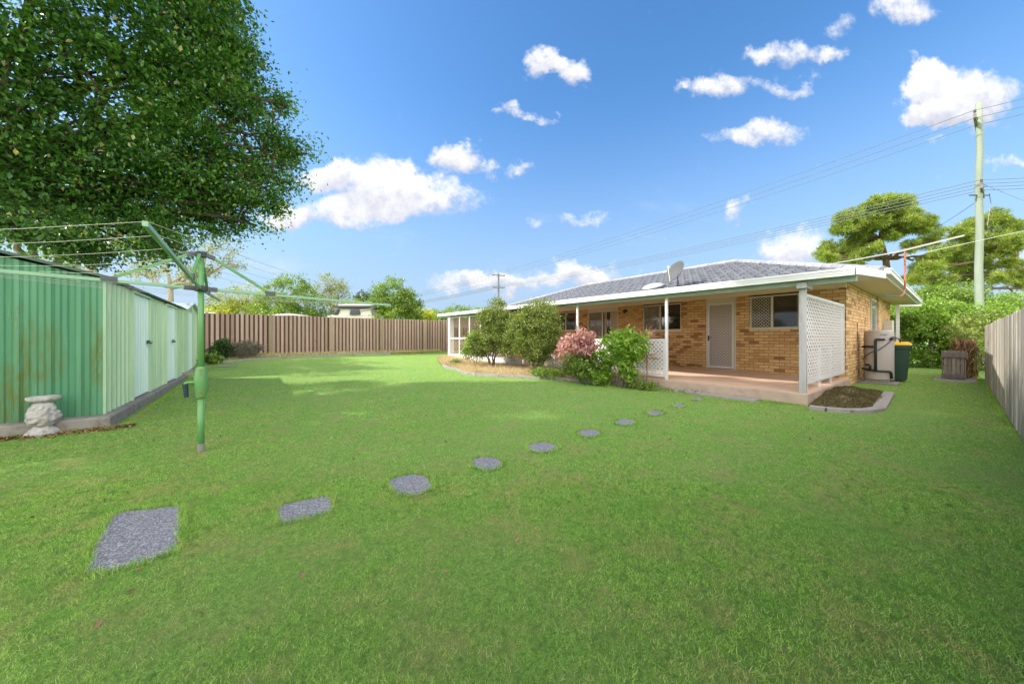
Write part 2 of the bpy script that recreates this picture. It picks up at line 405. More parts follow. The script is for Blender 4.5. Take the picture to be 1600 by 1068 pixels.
M['leafbig'] = mat_leaf('leaf_fig', (.018, .085, .022), (.11, .235, .04), (.46, .40, .18), trans=.30, rough=.3)
M['leafolive'] = mat_leaf('leaf_olive', (.04, .085, .018), (.22, .27, .055), (.33, .30, .13))
M['leaflime'] = mat_leaf('leaf_lime', (.08, .20, .02), (.32, .46, .07), (.40, .42, .25), trans=.45)
M['leafpink'] = mat_leaf('leaf_pink', (.22, .07, .11), (.68, .40, .42), (.74, .66, .55))
M['leafmid'] = mat_leaf('leaf_mid', (.05, .12, .02), (.20, .29, .045))
M['leafdark'] = mat_leaf('leaf_dark', (.010, .040, .010), (.055, .12, .022))
M['leafyellow'] = mat_leaf('leaf_yellowgreen', (.15, .20, .03), (.44, .44, .08), trans=.45)
M['leafgum'] = mat_leaf('leaf_gum', (.11, .14, .06), (.30, .31, .13))
M['leafpine'] = mat_leaf('leaf_pine', (.045, .10, .02), (.30, .36, .065), trans=.4)
M['leafhedge'] = mat_leaf('leaf_hedge', (.045, .12, .016), (.24, .36, .05), trans=.4)
M['leafgrey'] = mat_leaf('leaf_greyviolet', (.10, .095, .085), (.24, .22, .20))
M['straw'] = mat_leaf('straw_dry', (.28, .20, .11), (.62, .50, .32), trans=.2, rough=.8)
M['clipping'] = mat_leaf('clippings', (.045, .045, .020), (.19, .155, .07), trans=.1, rough=.9)
M['deadleaf'] = mat_leaf('dead_leaf', (.07, .035, .018), (.27, .17, .08), trans=.1, rough=.8)

def mat_lawn():
    m, N, bs, tc, out = newmat('lawn_ground')
    ob = tc.outputs['Object']
    big = N.noise(ob, .45, 4, .6); mid = N.noise(ob, 2.6, 6, .7); fine = N.noise(ob, 42, 6, .8); vf = N.noise(ob, 160, 3, .8)
    c = N.ramp(N.m('ADD', N.m('MULTIPLY', fine, .6), N.m('MULTIPLY', vf, .4)), [(.36, (.06, .13, .022)), (.5, (.16, .32, .045)), (.62, (.30, .46, .10))])
    c = N.mix(N.m('MULTIPLY', smooth(N, mid, .42, .72), .5), c, (.30, .27, .12))
    c = N.mix(N.m('MULTIPLY', smooth(N, big, .4, .7), .3), c, (.13, .26, .04))
    N.put(bs.inputs['Base Color'], c); bs.inputs['Roughness'].default_value = .95
    bump(N, bs, N.m('ADD', fine, N.m('MULTIPLY', vf, .6)), .03, .9)
    return m
M['lawn'] = mat_lawn()
def mat_blade():
    m, N, bs, tc, out = newmat('grass_blade')
    at_ = N.n('ShaderNodeAttribute', attribute_name='rnd').outputs['Fac']
    ob = tc.outputs['Object']
    c = N.ramp(at_, [(0, (.03, .10, .015)), (.3, (.20, .42, .06)), (.7, (.34, .60, .10)), (.88, (.48, .64, .19)), (1, (.72, .64, .38))])
    mid = smooth(N, N.noise(ob, 2.6, 6, .75), .44, .66)
    c = N.mix(N.m('MULTIPLY', mid, .68), c, (.47, .40, .19))
    fl = smooth(N, N.noise(ob, 11, 4, .7), .5, .68); c = N.mix(N.m('MULTIPLY', fl, .55), c, (.40, .48, .15))
    fd = smooth(N, N.noise(N.n('ShaderNodeVectorMath', {0: ob, 1: (5.2, 1.3, 0)}, operation='ADD').outputs[0], 16, 4, .7), .5, .68); c = N.mix(N.m('MULTIPLY', fd, .8), c, (.05, .15, .03))
    fe = smooth(N, N.noise(N.n('ShaderNodeVectorMath', {0: ob, 1: (3.2, 8.3, 0)}, operation='ADD').outputs[0], 4.5, 6, .75), .50, .64); c = N.mix(N.m('MULTIPLY', fe, .45), c, (.11, .30, .04))
    big = smooth(N, N.noise(ob, .55, 4, .6), .42, .68)
    c = N.mix(N.m('MULTIPLY', big, .35), c, (.16, .38, .05))
    N.put(bs.inputs['Base Color'], c); bs.inputs['Roughness'].default_value = .6; bs.inputs['Specular IOR Level'].default_value = .3
    tr = N.n('ShaderNodeBsdfTranslucent'); N.put(tr.inputs[0], N.mix(1.0, c, (1.3, 1.35, .7), 'MULTIPLY'))
    mx = N.n('ShaderNodeMixShader', {0: .35}); N.nt.links.new(bs.outputs[0], mx.inputs[1]); N.nt.links.new(tr.outputs[0], mx.inputs[2])
    N.nt.links.new(mx.outputs[0], out.inputs[0])
    return m
M['blade'] = mat_blade()
def mat_soil():
    m, N, bs, tc, out = newmat('bed_soil')
    ob = tc.outputs['Object']; n1 = N.noise(ob, 3, 6, .7); n2 = N.noise(ob, 45, 5, .75)
    c = N.ramp(n2, [(.3, (.10, .065, .04)), (.55, (.26, .18, .11)), (.75, (.42, .32, .20))])
    c = N.mix(N.m('MULTIPLY', smooth(N, n1, .45, .7), .5), c, (.12, .13, .04))
    N.put(bs.inputs['Base Color'], c); bs.inputs['Roughness'].default_value = 1
    bump(N, bs, n2, .04, 1); return m
M['soil'] = mat_soil()
def mat_stone():
    m, N, bs, tc, out = newmat('exposed_aggregate')
    ob = tc.outputs['Object']
    vo = N.n('ShaderNodeTexVoronoi', {'Scale': 150.0}); N.nt.links.new(ob, vo.inputs['Vector'])
    g = N.n('ShaderNodeSeparateColor', {0: vo.outputs['Color']}).outputs[0]
    n = N.noise(ob, 5, 5, .6)
    c = N.ramp(g, [(0, (.08, .085, .11)), (.6, (.20, .21, .25)), (1, (.50, .50, .52))])
    c = N.mix(N.m('MULTIPLY', n, .5), c, (.21, .215, .25))
    N.put(bs.inputs['Base Color'], c); bs.inputs['Roughness'].default_value = .85
    bump(N, bs, N.m('SUBTRACT', 1.0, vo.outputs['Distance']), .01, .9); return m
M['stone'] = mat_stone()
def mat_glass(name, col, rough=.06):
    m, N, bs, tc, out = newmat(name)
    bs.inputs['Base Color'].default_value = c4(col); bs.inputs['Roughness'].default_value = rough
    bs.inputs['IOR'].default_value = 1.5
    bs.inputs['Specular IOR Level'].default_value = .8
    return m
M['glass'] = mat_glass('window_glass', (.028, .022, .016))

# ------------------------------------------------------------------ leaves
def leaf_mesh(name, pts, size, mat, parent=None, aspect=.5, droop=.2, up=.4, rnd=None, dirs=None, loc=None, fold=.18, sizevar=.35):
    """pts Nx3 -> folded leaf shaped quads"""
    pts = np.asarray(pts, dtype=np.float64); n = len(pts)
    if dirs is None:
        d = rng.normal(size=(n, 3)); d[:, 2] -= droop
    else: d = np.asarray(dirs, dtype=np.float64) + rng.normal(size=(n, 3)) * .25
    d /= np.linalg.norm(d, axis=1, keepdims=True)
    nr = rng.normal(size=(n, 3)); nr[:, 2] += up * 3
    s = np.cross(d, nr); s /= (np.linalg.norm(s, axis=1, keepdims=True) + 1e-9)
    nn = np.cross(s, d)
    L = size * (1 + sizevar * rng.uniform(-1, 1, n))[:, None]; W = L * aspect
    v = np.empty((n, 4, 3))
    v[:, 0] = pts - d * L * .5
    v[:, 1] = pts + s * W * .5 + nn * L * fold * .5
    v[:, 2] = pts + d * L * .5
    v[:, 3] = pts - s * W * .5 + nn * L * fold * .5
    if loc is None: loc = WORLDLOC[parent.name] if parent else Vector(pts.mean(0))
    loc = Vector(loc); v -= np.array(loc)
    me = bpy.data.meshes.new(name)
    me.vertices.add(4 * n); me.vertices.foreach_set('co', v.reshape(-1).astype(np.float32))
    idx = np.arange(4 * n).reshape(n, 4)
    tri = np.concatenate([idx[:, [0, 1, 2]], idx[:, [0, 2, 3]]], axis=1).reshape(-1)
    me.loops.add(6 * n); me.loops.foreach_set('vertex_index', tri.astype(np.int32))
    me.polygons.add(2 * n); me.polygons.foreach_set('loop_start', (np.arange(2 * n) * 3).astype(np.int32))
    me.update(calc_edges=True)
    r = rng.uniform(0, 1, n) if rnd is None else rnd
    a = me.attributes.new('rnd', 'FLOAT', 'FACE'); a.data.foreach_set('value', np.repeat(r, 2).astype(np.float32))
    me.materials.append(mat)
    o = bpy.data.objects.new(name, me); link_obj(o, parent, loc); return o

def blob_points(blobs, nclump, per, clump_r, shell=.55, flat=.8):
    """clumped points in the outer volume of a set of ellipsoids; returns points, clump centres"""
    vol = np.array([b[1][0] * b[1][1] * b[1][2] for b in blobs]) ** .75
    cnt = np.maximum(2, (nclump * vol / vol.sum()).astype(int))
    cents = []
    for (c, rad), k in zip(blobs, cnt):
        d = rng.normal(size=(k, 3)); d /= np.linalg.norm(d, axis=1, keepdims=True)
        r = rng.uniform(shell, 1.0, k)[:, None] ** .8
        cents.append(np.array(c) + d * r * np.array(rad))
    cents = np.concatenate(cents)
    p = np.repeat(cents, per, axis=0)
    cr = np.repeat(clump_r * rng.uniform(.6, 1.3, len(cents)), per)
    off = rng.normal(size=p.shape) * cr[:, None] * .55; off[:, 2] *= flat
    return p + off, cents

def limb(mb, a, b, r0, r1, n=6, wob=.08, seg=5, r=None):
    a, b = Vector(a), Vector(b); L = (b - a).length; pts = []; rs = []
    for i in range(seg + 1):
        t = i / seg; p = a.lerp(b, t)
        if 0 < i < seg: p += Vector((random.uniform(-1, 1), random.uniform(-1, 1), random.uniform(-.6, 1))) * wob * L
        pts.append(p); rs.append(r0 + (r1 - r0) * t)
    mb.tube(pts, rs, n, r=r); return pts

def tree(name, base, blobs, label, cat, leafmat, barkmat, nclump=150, per=60, clump_r=.4, leaf=.08, trunk_r=.2, trunk_top=None,
         shell=.5, group=None, aspect=.5, sub=4, flat=.8, up=.4, droop=.2, stems=1, twigs=True, crown_name='crown'):
    t = thing(name, base, label, cat, group)
    pts, cents = blob_points(blobs, nclump, per, clump_r, shell, flat)
    leaf_mesh(crown_name, pts, leaf, leafmat, t, aspect=aspect, up=up, droop=droop)
    mb = MB(); base = Vector(base)
    cen = sum((Vector(b[0]) for b in blobs), Vector()) / len(blobs)
    if trunk_top is None: trunk_top = base.lerp(cen, .55)
    trunk_top = Vector(trunk_top)
    starts = []
    for s in range(stems):
        if stems > 1:
            o = Vector((random.uniform(-1, 1), random.uniform(-1, 1), 0)) * trunk_r * 2.5
            tt = trunk_top + Vector((random.uniform(-1, 1), random.uniform(-1, 1), random.uniform(-.3, .3))) * (trunk_top - base).length * .5
        else: o = Vector(); tt = trunk_top
        limb(mb, base + o - Vector((0, 0, .1)), tt, trunk_r, trunk_r * .65, 8, .03, 6); starts.append(tt)
    for c, rad in blobs:
        c = Vector(c); st = min(starts, key=lambda q: (q - c).length)
        limb(mb, st, c, trunk_r * .55, trunk_r * .18, 6, .07, 5)
        near = cents[np.argsort(np.linalg.norm(cents - np.array(c), axis=1))]
        for k in range(sub):
            q = near[min(len(near) - 1, int(random.random() * min(len(near), max(4, nclump // len(blobs)))))]
            limb(mb, c.lerp(st, random.uniform(0, .4)), q, trunk_r * .2, trunk_r * .05, 5, .07, 4)
    mb.build('trunk', barkmat, t, smooth=True)
    return t

# ------------------------------------------------------------------ lawn and ground
def ground():
    xs = np.unique(np.concatenate([np.linspace(-600, -30, 12), np.linspace(-30, 60, 91), np.linspace(60, 900, 14)]))
    ys = np.unique(np.concatenate([np.linspace(-600, -12, 12), np.linspace(-12, 42, 109), np.linspace(42, 900, 14)]))
    mb = MB(); vs = [(x, y, terr(x, y) + (.012 * mnoise.noise(Vector((x * .7, y * .7, 0))) if -10 < x < 25 and -5 < y < 20 else 0)) for y in ys for x in xs]
    nx = len(xs); fs = [(j * nx + i, j * nx + i + 1, (j + 1) * nx + i + 1, (j + 1) * nx + i) for j in range(len(ys) - 1) for i in range(nx - 1)]
    mb.add(vs, fs, .5)
    tag(mb.build('lawn', M['lawn'], loc=(0, 0, 0), smooth=True), kind='structure')
ground()

SLABX, SLABY0, SLABZ = 7.74, 1.60, .21
WX = 11.56                                    # house front wall plane
HY0 = 1.67
STONES = [
    [(128, 897), (150, 842), (172, 808), (192, 799), (276, 790), (286, 794), (282, 852), (274, 862), (238, 878), (160, 899)],
    [(430, 796), (440, 789), (505, 776), (519, 778), (522, 798), (515, 803), (440, 821), (432, 818)],
    [(602, 758), (612, 748), (640, 741), (664, 743), (676, 756), (676, 766), (645, 777), (618, 773)],
    [(733, 722), (742, 716), (765, 714), (782, 719), (787, 728), (775, 735), (757, 737), (738, 731)],
    [(822, 698), (830, 693), (850, 691), (870, 695), (874, 702), (860, 707), (840, 709), (826, 705)],
    [(899, 676), (910, 672), (928, 671), (941, 677), (937, 682), (920, 685), (904, 681)],
    [(959, 659), (970, 655), (988, 656), (997, 660), (990, 665), (973, 666), (962, 663)],
    [(1007, 645), (1015, 642), (1030, 642), (1040, 646), (1032, 650), (1015, 650)],
    [(1047, 634), (1055, 631), (1068, 632), (1074, 635), (1066, 638), (1053, 637)],
    [(1079, 624), (1085, 621), (1096, 621), (1102, 624), (1094, 627), (1083, 627)]]
stone_polys = []
look = ['largest of the stepping stones, five sided, in the near left lawn', 'squarish grey stepping stone with pale worn front edge, next to the big five sided one',
        'rounded hexagonal grey stepping stone, third from the near end of the path', 'round grey stepping stone, fourth from the near end of the path',
        'oval grey stepping stone, fifth from the near end of the path', 'oval grey stepping stone at the middle of the path, sixth from the near end',
        'small oval stepping stone, fourth from the porch end of the path', 'small grey stepping stone, third from the porch end of the path',
        'small sunken stepping stone, second from the porch end of the path', 'pale little stepping stone nearest the porch slab, half grown over']
for poly, lb in zip(STONES, look):
    p = [G(a, b)[:2] for a, b in poly]
    c = np.mean(p, axis=0)
    # round the outline a little with noise
    pts = []
    for i in range(len(p)):
        a, b = np.array(p[i]), np.array(p[(i + 1) % len(p)])
        for t in (0, .33, .66):
            q = a + (b - a) * t; k = 1 + .02 * random.uniform(-1, 1)
            pts.append(tuple(c + (q - c) * k))
    stone_polys.append(pts)
    n = len(pts); mb = MB(); g0 = terr(*c)
    ring = lambda s, z: [(c[0] + (x - c[0]) * s, c[1] + (y - c[1]) * s, z) for x, y in pts]
    vs = ring(1, g0 - .05) + ring(1, g0 + .004) + ring(.93, g0 + .010) + ring(.5, g0 + .011) + [(c[0], c[1], g0 + .011)]
    fs = []
    for l in range(3):
        for i in range(n): fs.append((l * n + i, l * n + (i + 1) % n, (l + 1) * n + (i + 1) % n, (l + 1) * n + i))
    for i in range(n): fs.append((3 * n + i, 3 * n + (i + 1) % n, 4 * n))
    mb.add(vs, fs)
    tag(mb.build('stepping_stone', M['stone'], smooth=False), lb, 'stepping stone', 'stepping stones across the lawn')

# ------------------------------------------------------------------ garden bed
bed = [G(715, 578, .06)[:2]] + [G(a, b, z)[:2] for a, b, z in [(722, 583, .055), (745, 586, .05), (780, 588, .05), (830, 590, .05), (880, 593, .04), (930, 597, .03), (975, 601, .02), (1012, 604, .01)]]
bed_edge = list(bed)
bed_poly = bed + [(SLABX - .02, 4.62), (SLABX - .02, 15.2), (7.0, 15.2), (6.2, 13.2), (5.75, 11.9)]
kerb_line = [(6.25, 13.1), (5.8, 12.0), (5.62, 11.3)] + bed_edge
def lumpy(poly, name, mat, lift=.05, res=.16):
    xs = [p[0] for p in poly]; ys = [p[1] for p in poly]
    mb = MB(); nx = int((max(xs) - min(xs)) / res) + 1; ny = int((max(ys) - min(ys)) / res) + 1
    idx = {}; vs = []; fs = []
    for j in range(ny + 1):
        for i in range(nx + 1):
            x = min(xs) + i * res; y = min(ys) + j * res
            idx[i, j] = len(vs); vs.append((x, y, terr(x, y) + lift + .035 * mnoise.noise(Vector((x * 2, y * 2, 3)))))
    for j in range(ny):
        for i in range(nx):
            if inside((min(xs) + (i + .5) * res, min(ys) + (j + .5) * res), poly):
                fs.append((idx[i, j], idx[i + 1, j], idx[i + 1, j + 1], idx[i, j + 1]))
    mb.add(vs, fs); o = mb.build(name, mat, loc=(0, 0, 0), smooth=True); return o
def inside(p, poly):
    x, y = p; c = False; j = len(poly) - 1
    for i in range(len(poly)):
        xi, yi = poly[i]; xj, yj = poly[j]
        if (yi > y) != (yj > y) and x < (xj - xi) * (y - yi) / (yj - yi) + xi: c = not c
        j = i
    return c
def inside_v(px, py, poly):
    c = np.zeros(len(px), bool); j = len(poly) - 1
    for i in range(len(poly)):
        xi, yi = poly[i]; xj, yj = poly[j]
        if yi != yj:
            m = ((yi > py) != (yj > py)) & (px < (xj - xi) * (py - yi) / (yj - yi) + xi); c ^= m
        j = i
    return c
tag(lumpy(bed_poly, 'garden_bed_soil', M['soil'], .03), kind='structure')
mb = MB()
for a, b in zip(kerb_line[:-1], kerb_line[1:]):
    a, b = Vector((*a, terr(*a) + .035)), Vector((*b, terr(*b) + .035))
    n = max(1, int((b - a).length / .4))
    for k in range(n):
        mb.bar(a.lerp(b, k / n), a.lerp(b, (k + 1) / n - .01), .10, .09 + .01 * random.random())
tag(mb.build('bed_kerb', M['kerb']), 'curved pale concrete edging round the front of the shrub bed', 'garden edging')
# rear bed along the back fence
rb = [(-1.6, 16.3), (-.6, 16.7), (.8, 17.15), (3, 17.45), (5.5, 17.6), (8.4, 17.7), (8.4, 18.2), (-2.0, 18.2)]
tag(lumpy(rb, 'rear_bed_soil', M['soil'], .025), kind='structure')
mb = MB()
for a, b in zip(rb[:4], rb[1:5]):
    a, b = Vector((*a, terr(*a) + .03)), Vector((*b, terr(*b) + .03)); mb.bar(a, b, .1, .09)
tag(mb.build('rear_kerb', M['kerb']), 'thin grey concrete edging in front of the brown back fence', 'garden edging')

def scatter_poly(poly, n, margin=0):
    xs = [p[0] for p in poly]; ys = [p[1] for p in poly]
    x = rng.uniform(min(xs), max(xs), n * 3); y = rng.uniform(min(ys), max(ys), n * 3)
    m = inside_v(x, y, poly); return x[m][:n], y[m][:n]

def tufts(name, x, y, zf, h, w, mat, kindtag='stuff', lean=.5, hv=.5, rndfn=None):
    n = len(x); z = zf(x, y)
    th = rng.uniform(0, 2 * np.pi, n); H = h * (1 + hv * rng.uniform(-1, 1, n)); ww = w if np.ndim(w) else np.full(n, w)
    le = lean * H * rng.uniform(.2, 1, n); la = rng.uniform(0, 2 * np.pi, n)
    v = np.empty((n, 3, 3)); cx, sx = np.cos(th) * ww / 2, np.sin(th) * ww / 2
    v[:, 0] = np.stack([x - cx, y - sx, z - .003], 1); v[:, 1] = np.stack([x + cx, y + sx, z - .003], 1)
    v[:, 2] = np.stack([x + np.cos(la) * le, y + np.sin(la) * le, z + H], 1)
    me = bpy.data.meshes.new(name); me.vertices.add(3 * n); me.vertices.foreach_set('co', v.reshape(-1).astype(np.float32))
    me.loops.add(3 * n); me.loops.foreach_set('vertex_index', np.arange(3 * n, dtype=np.int32))
    me.polygons.add(n); me.polygons.foreach_set('loop_start', (np.arange(n) * 3).astype(np.int32)); me.update(calc_edges=True)
    a = me.attributes.new('rnd', 'FLOAT', 'FACE'); a.data.foreach_set('value', (rng.uniform(0, 1, n) if rndfn is None else rndfn(n)).astype(np.float32))
    me.materials.append(mat); o = bpy.data.objects.new(name, me); link_obj(o, None, (0, 0, 0)); return o

# grass blades, thinning out with distance
def grass():
    n1 = 380000; n2 = 600000
    Z1 = np.sqrt(rng.uniform(.85 ** 2, 2.8 ** 2, n1))
    t = rng.uniform(22 ** -.5, 2.8 ** -.5, n2); Z2 = t ** -2
    Z = np.concatenate([Z1, Z2]); ratio = rng.uniform(-1.62, 1.62, len(Z)); X = ratio * Z
    x = CA * Z + SA * X; y = SA * Z - CA * X
    ok = (y > -.42) & (y < 17.9) & (x > -8)
    ok &= ~((x > SLABX - .05) & (y > SLABY0 - .04))
    ok &= ~((x < -1.42) & (y > 6.72) & (y < 13.2)) & ~((x < -1.8) & (y > 13.2))
    for p in stone_polys:
        c = np.mean(p, axis=0); q = [tuple(c + (np.array(a) - c) * .93) for a in p]
        ok &= ~inside_v(x, y, q)
    for p in (bed_poly, rb, MOUND): ok &= ~inside_v(x, y, p)
    x, y, Z = x[ok], y[ok], Z[ok]
    w = .0028 * np.maximum(1, Z / 2.6) ** .85
    o = tufts('grass', x, y, lambda a, b: terr_v(a, b) + .002, .0105, w, M['blade'], lean=1.9, hv=.65)
    tag(o, 'fine mown green turf blades covering the yard', 'grass', kind='stuff')
    X = []; Y = []
    for p in stone_polys:
        for a, b in zip(p, p[1:] + p[:1]):
            L = math.dist(a, b); k = int(L * 900); t = rng.uniform(0, 1, k)
            X.append(a[0] + (b[0] - a[0]) * t + rng.normal(0, .012, k)); Y.append(a[1] + (b[1] - a[1]) * t + rng.normal(0, .012, k))
    for k, (x0, x1, y) in enumerate([(7.0, 17, -.40), (-1.5, 8.3, 6.68)]):
        n = 5000; xx = rng.uniform(x0, x1, n) if k == 0 else rng.uniform(-4, -1.4, n); X.append(xx); Y.append(y + rng.normal(0, .02, n) + (0 if k == 0 else 0))
    n = 6000; X.append(-1.40 + rng.normal(0, .02, n)); Y.append(rng.uniform(6.7, 12.6, n))
    n = 3000; X.append(SLABX - .03 + rng.normal(0, .015, n)); Y.append(rng.uniform(1.6, 4.7, n))
    X = np.concatenate(X); Y = np.concatenate(Y)
    o = tufts('edge_grass', X, Y, lambda a, b: terr_v(a, b) + .002, .034, .0045, M['blade'], lean=.9, hv=.6)
    tag(o, 'longer untrimmed grass along the stones, slabs and fence foot', 'grass', kind='stuff')

# ------------------------------------------------------------------ grass clippings mound beside the porch
MOUND = [G(1266, 640)[:2], G(1290, 640)[:2], G(1345, 640)[:2], G(1368, 632)[:2], G(1374, 620)[:2], G(1352, 603)[:2], G(1322, 600)[:2], (7.78, 1.55)]
MOUND = [(7.74, 1.58), (7.50, 1.38), (7.60, 1.10), (7.85, .93), (8.2, .82), (10.7, .90), (11.3, 1.2), (11.3, 1.66)]
mc = Vector((9.3, 1.22, 0))
def mound_h(x, y):
    a = ((x - 9.25) / 1.45) ** 2 + ((y - 1.36) / .42) ** 2
    return 0.02 + .19 * np.exp(-a * 1.6) * (1 + .25 * np.sin(x * 9) * np.sin(y * 11))
mb = MB(); nx, ny = 40, 18; vs = []; fs = []
for j in range(ny + 1):
    for i in range(nx + 1):
        x = 7.56 + 3.7 * i / nx; y = .86 + .73 * j / ny; vs.append((x, y, float(mound_h(x, y)) - .005))
for j in range(ny):
    for i in range(nx):
        if inside((7.56 + 3.7 * (i + .5) / nx, .86 + .73 * (j + .5) / ny), MOUND): fs.append((j * (nx + 1) + i, j * (nx + 1) + i + 1, (j + 1) * (nx + 1) + i + 1, (j + 1) * (nx + 1) + i))
mb.add(vs, fs)
mo = tag(mb.build('clippings_heap', M['clipping'], smooth=True), 'low heap of drying grass clippings in the edged bed beside the porch', 'clippings heap')
x = rng.uniform(7.55, 11.2, 9000); y = rng.uniform(.88, 1.58, 9000); ok = inside_v(x, y, MOUND); x, y = x[ok], y[ok]
o = leaf_mesh('loose_clippings', np.stack([x, y, mound_h(x, y) + .004], 1), .06, M['clipping'], mo, aspect=.12, up=1.5, droop=0); o['kind'] = 'stuff'
mb = MB()
line = [(7.45, 1.52), (7.46, 1.32), (7.58, 1.06), (7.82, .89), (8.2, .79)]
for a, b in zip(line[:-1], line[1:]):
    a, b = Vector((*a, .02)), Vector((*b, .02)); n = max(1, int((b - a).length / .34))
    for k in range(n): mb.bar(a.lerp(b, k / n), a.lerp(b, (k + 1) / n - .012), .14, .09)
for k in range(8):
    a = Vector((8.3 + k * .31, .80 + k * .012, .02)); mb.bar(a, a + Vector((.29, .012, 0)), .16, .08)
tag(mb.build('paver_edging', M['kerb'], bevel=.006), 'grey paver edging curving round the heap of grass clippings', 'garden edging')
grass()

# ------------------------------------------------------------------ lattice / grille helper
def lattice_mb(o, u, v, w, h, pitch, strip, thick, nrm, both=True):
    """diagonal lattice filling a w x h panel at origin o, axes u v"""
    mb = MB(); o, u, v, nrm = Vector(o), Vector(u), Vector(v), Vector(nrm)
    dirs = (1, -1) if both else (1,)
    for li, s in enumerate(dirs):
        k = -h if s == 1 else 0
        k += pitch * .4
        end = w if s == 1 else w + h
        while k < end:
            # line: x - s*y = k
            pts = []
            y0, y1 = 0, h
            if s == 1:
                xa, xb = k, k + h
            else:
                xa, xb = k, k - h
            # clip in x
            def clip(xa, xb):
                ta, tb = 0.0, 1.0
                d = xb - xa
                for lim, sg in ((0, 1), (w, -1)):
                    fa = (xa - lim) * sg; fb = (xb - lim) * sg
                    if fa < 0 and fb < 0: return None
                    if fa < 0: ta = max(ta, fa / (fa - fb))
                    if fb < 0: tb = min(tb, fa / (fa - fb))
                return (ta, tb) if tb - ta > .01 else None
            c = clip(xa, xb)
            if c:
                p = o + u * (xa + (xb - xa) * c[0]) + v * (h * c[0]) + nrm * (li * thick)
                q = o + u * (xa + (xb - xa) * c[1]) + v * (h * c[1]) + nrm * (li * thick)
                mb.bar(p, q, thick, strip, up=(q - p).cross(nrm))
            k += pitch
    return mb
# ------------------------------------------------------------------ house
house = thing('brick_house', (WX, HY0, 0), 'low tan brick house with grey tiled hip roof and a long open porch', 'house')
HY1, HX1 = 17.4, 20.4
ZW = 2.45
def wall_front(openings):
    """front wall (plane x = WX, facing -x) as boxes round the openings, 0.11 thick"""
    mb = MB(); cuts = sorted(set([HY0, HY1] + [o[0] for o in openings] + [o[1] for o in openings]))
    for a, b in zip(cuts[:-1], cuts[1:]):
        op = [o for o in openings if o[0] <= a + 1e-6 and o[1] >= b - 1e-6]
        if not op: mb.box(WX, WX + .11, a, b, -.05, ZW)
        else:
            z0, z1 = op[0][2], op[0][3]
            if z0 > .22: mb.box(WX, WX + .11, a, b, -.05, z0)
            if z1 < ZW: mb.box(WX, WX + .11, a, b, z1, ZW)
    return mb
ow = lambda px: (lambda a: WX / a[0] * a[1])(ray(px))            # y where the ray of pixel column px meets the wall
openings = [(ow(1249), ow(1171), 1.47, ZW), (ow(1150), ow(1103), .24, ZW), (ow(1064), ow(1004), 1.47, ZW), (ow(966), ow(918), .24, ZW), (ow(899), ow(869), 1.55, ZW)]
mb = wall_front(openings)
mb.box(WX + .11, HX1, HY0, HY0 + .11, -.05, 2.6)                    # right side wall facing -y
mb.box(HX1 - .11, HX1, HY0 + .11, HY1, -.05, 2.6)
mb.box(WX + .11, HX1 - .11, HY1 - .11, HY1, -.05, 2.6)
wall = mb.build('wall', M['brick'], house)
# side wall above ZW at front corner and projecting pier
mb = MB(); mb.box(16.6, 17.25, HY0 - .05, HY0 - .002, -.05, 2.58); mb.build('brick_pier', M['brick'], house)
mb = MB(); mb.box(WX - .01, WX + .11, HY0 + .002, HY1, ZW + .002, 2.66); mb.build('head_board', M['cream'], house)
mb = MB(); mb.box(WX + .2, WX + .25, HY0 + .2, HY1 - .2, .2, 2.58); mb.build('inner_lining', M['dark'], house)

def window(y0, y1, z0, z1, split, screen, label=None, curtain=False):
    mb = MB(); t = .04; X0, X1 = WX + .03, WX + .075
    mb.box(X0, X1, y0, y1, z0, z0 + t); mb.box(X0, X1, y0, y1, z1 - t, z1)
    mb.box(X0, X1, y0, y0 + t, z0 + t, z1 - t); mb.box(X0, X1, y1 - t, y1, z0 + t, z1 - t)
    ys = y0 + (y1 - y0) * split; mb.box(X0 - .012, X1, ys - .025, ys + .025, z0 + t, z1 - t)
    wn = mb.build('window', M['creamframe'], house)
    mb = MB(); mb.box(WX + .055, WX + .06, y0 + t, y1 - t, z0 + t, z1 - t); mb.build('pane', M['glass'], wn)
    if screen:
        g = lattice_mb((WX + .022, ys + .03, z0 + t), (0, 1, 0), (0, 0, 1), y1 - t - ys - .03, z1 - z0 - 2 * t, .085, .010, .004, (1, 0, 0))
        g.build('security_grille', M['creamframe'], wn)
    mb = MB(); mb.box(WX - .02, WX + .03, y0 - .01, y1 + .01, z0 - .035, z0 - .002); mb.build('sill', M['creamframe'], wn)
    return wn
def opn(i): return openings[i]
window(opn(0)[0], opn(0)[1], 1.47, ZW - .04, .53, True)
window(opn(2)[0], opn(2)[1], 1.47, ZW - .04, .53, True)
window(opn(4)[0], opn(4)[1], 1.55, ZW - .04, .5, False)
# lintel boards above the openings
# screen door
y0, y1 = opn(1)[0], opn(1)[1]
mb = MB(); zt = 2.30
mb.box(WX + .01, WX + .07, y0, y0 + .05, .24, zt + .05); mb.box(WX + .01, WX + .07, y1 - .05, y1, .24, zt + .05); mb.box(WX + .01, WX + .07, y0 + .05, y1 - .05, zt, zt + .05)
mb.box(WX + .015, WX + .07, y0, y1, zt + .052, ZW)
door = mb.build('door', M['creamframe'], house)
mb = MB(); a, b = y0 + .055, y1 - .055
for (p, q, r_, s_) in ((a, b, .26, .33), (a, b, zt - .06, zt - .004), (a, a + .055, .33, zt - .06), (b - .055, b, .33, zt - .06)): mb.box(WX - .012, WX + .02, p, q, r_, s_)
mb.build('screen_frame', M['white'], door)
lattice_mb((WX + .004, a + .055, .33), (0, 1, 0), (0, 0, 1), b - a - .11, zt - .39, .088, .013, .004, (1, 0, 0)).build('security_grille', M['white'], door)
mb = MB(); mb.box(WX + .06, WX + .068, a, b, .26, zt); mb.build('door_panel', M['doorpanel'], door)
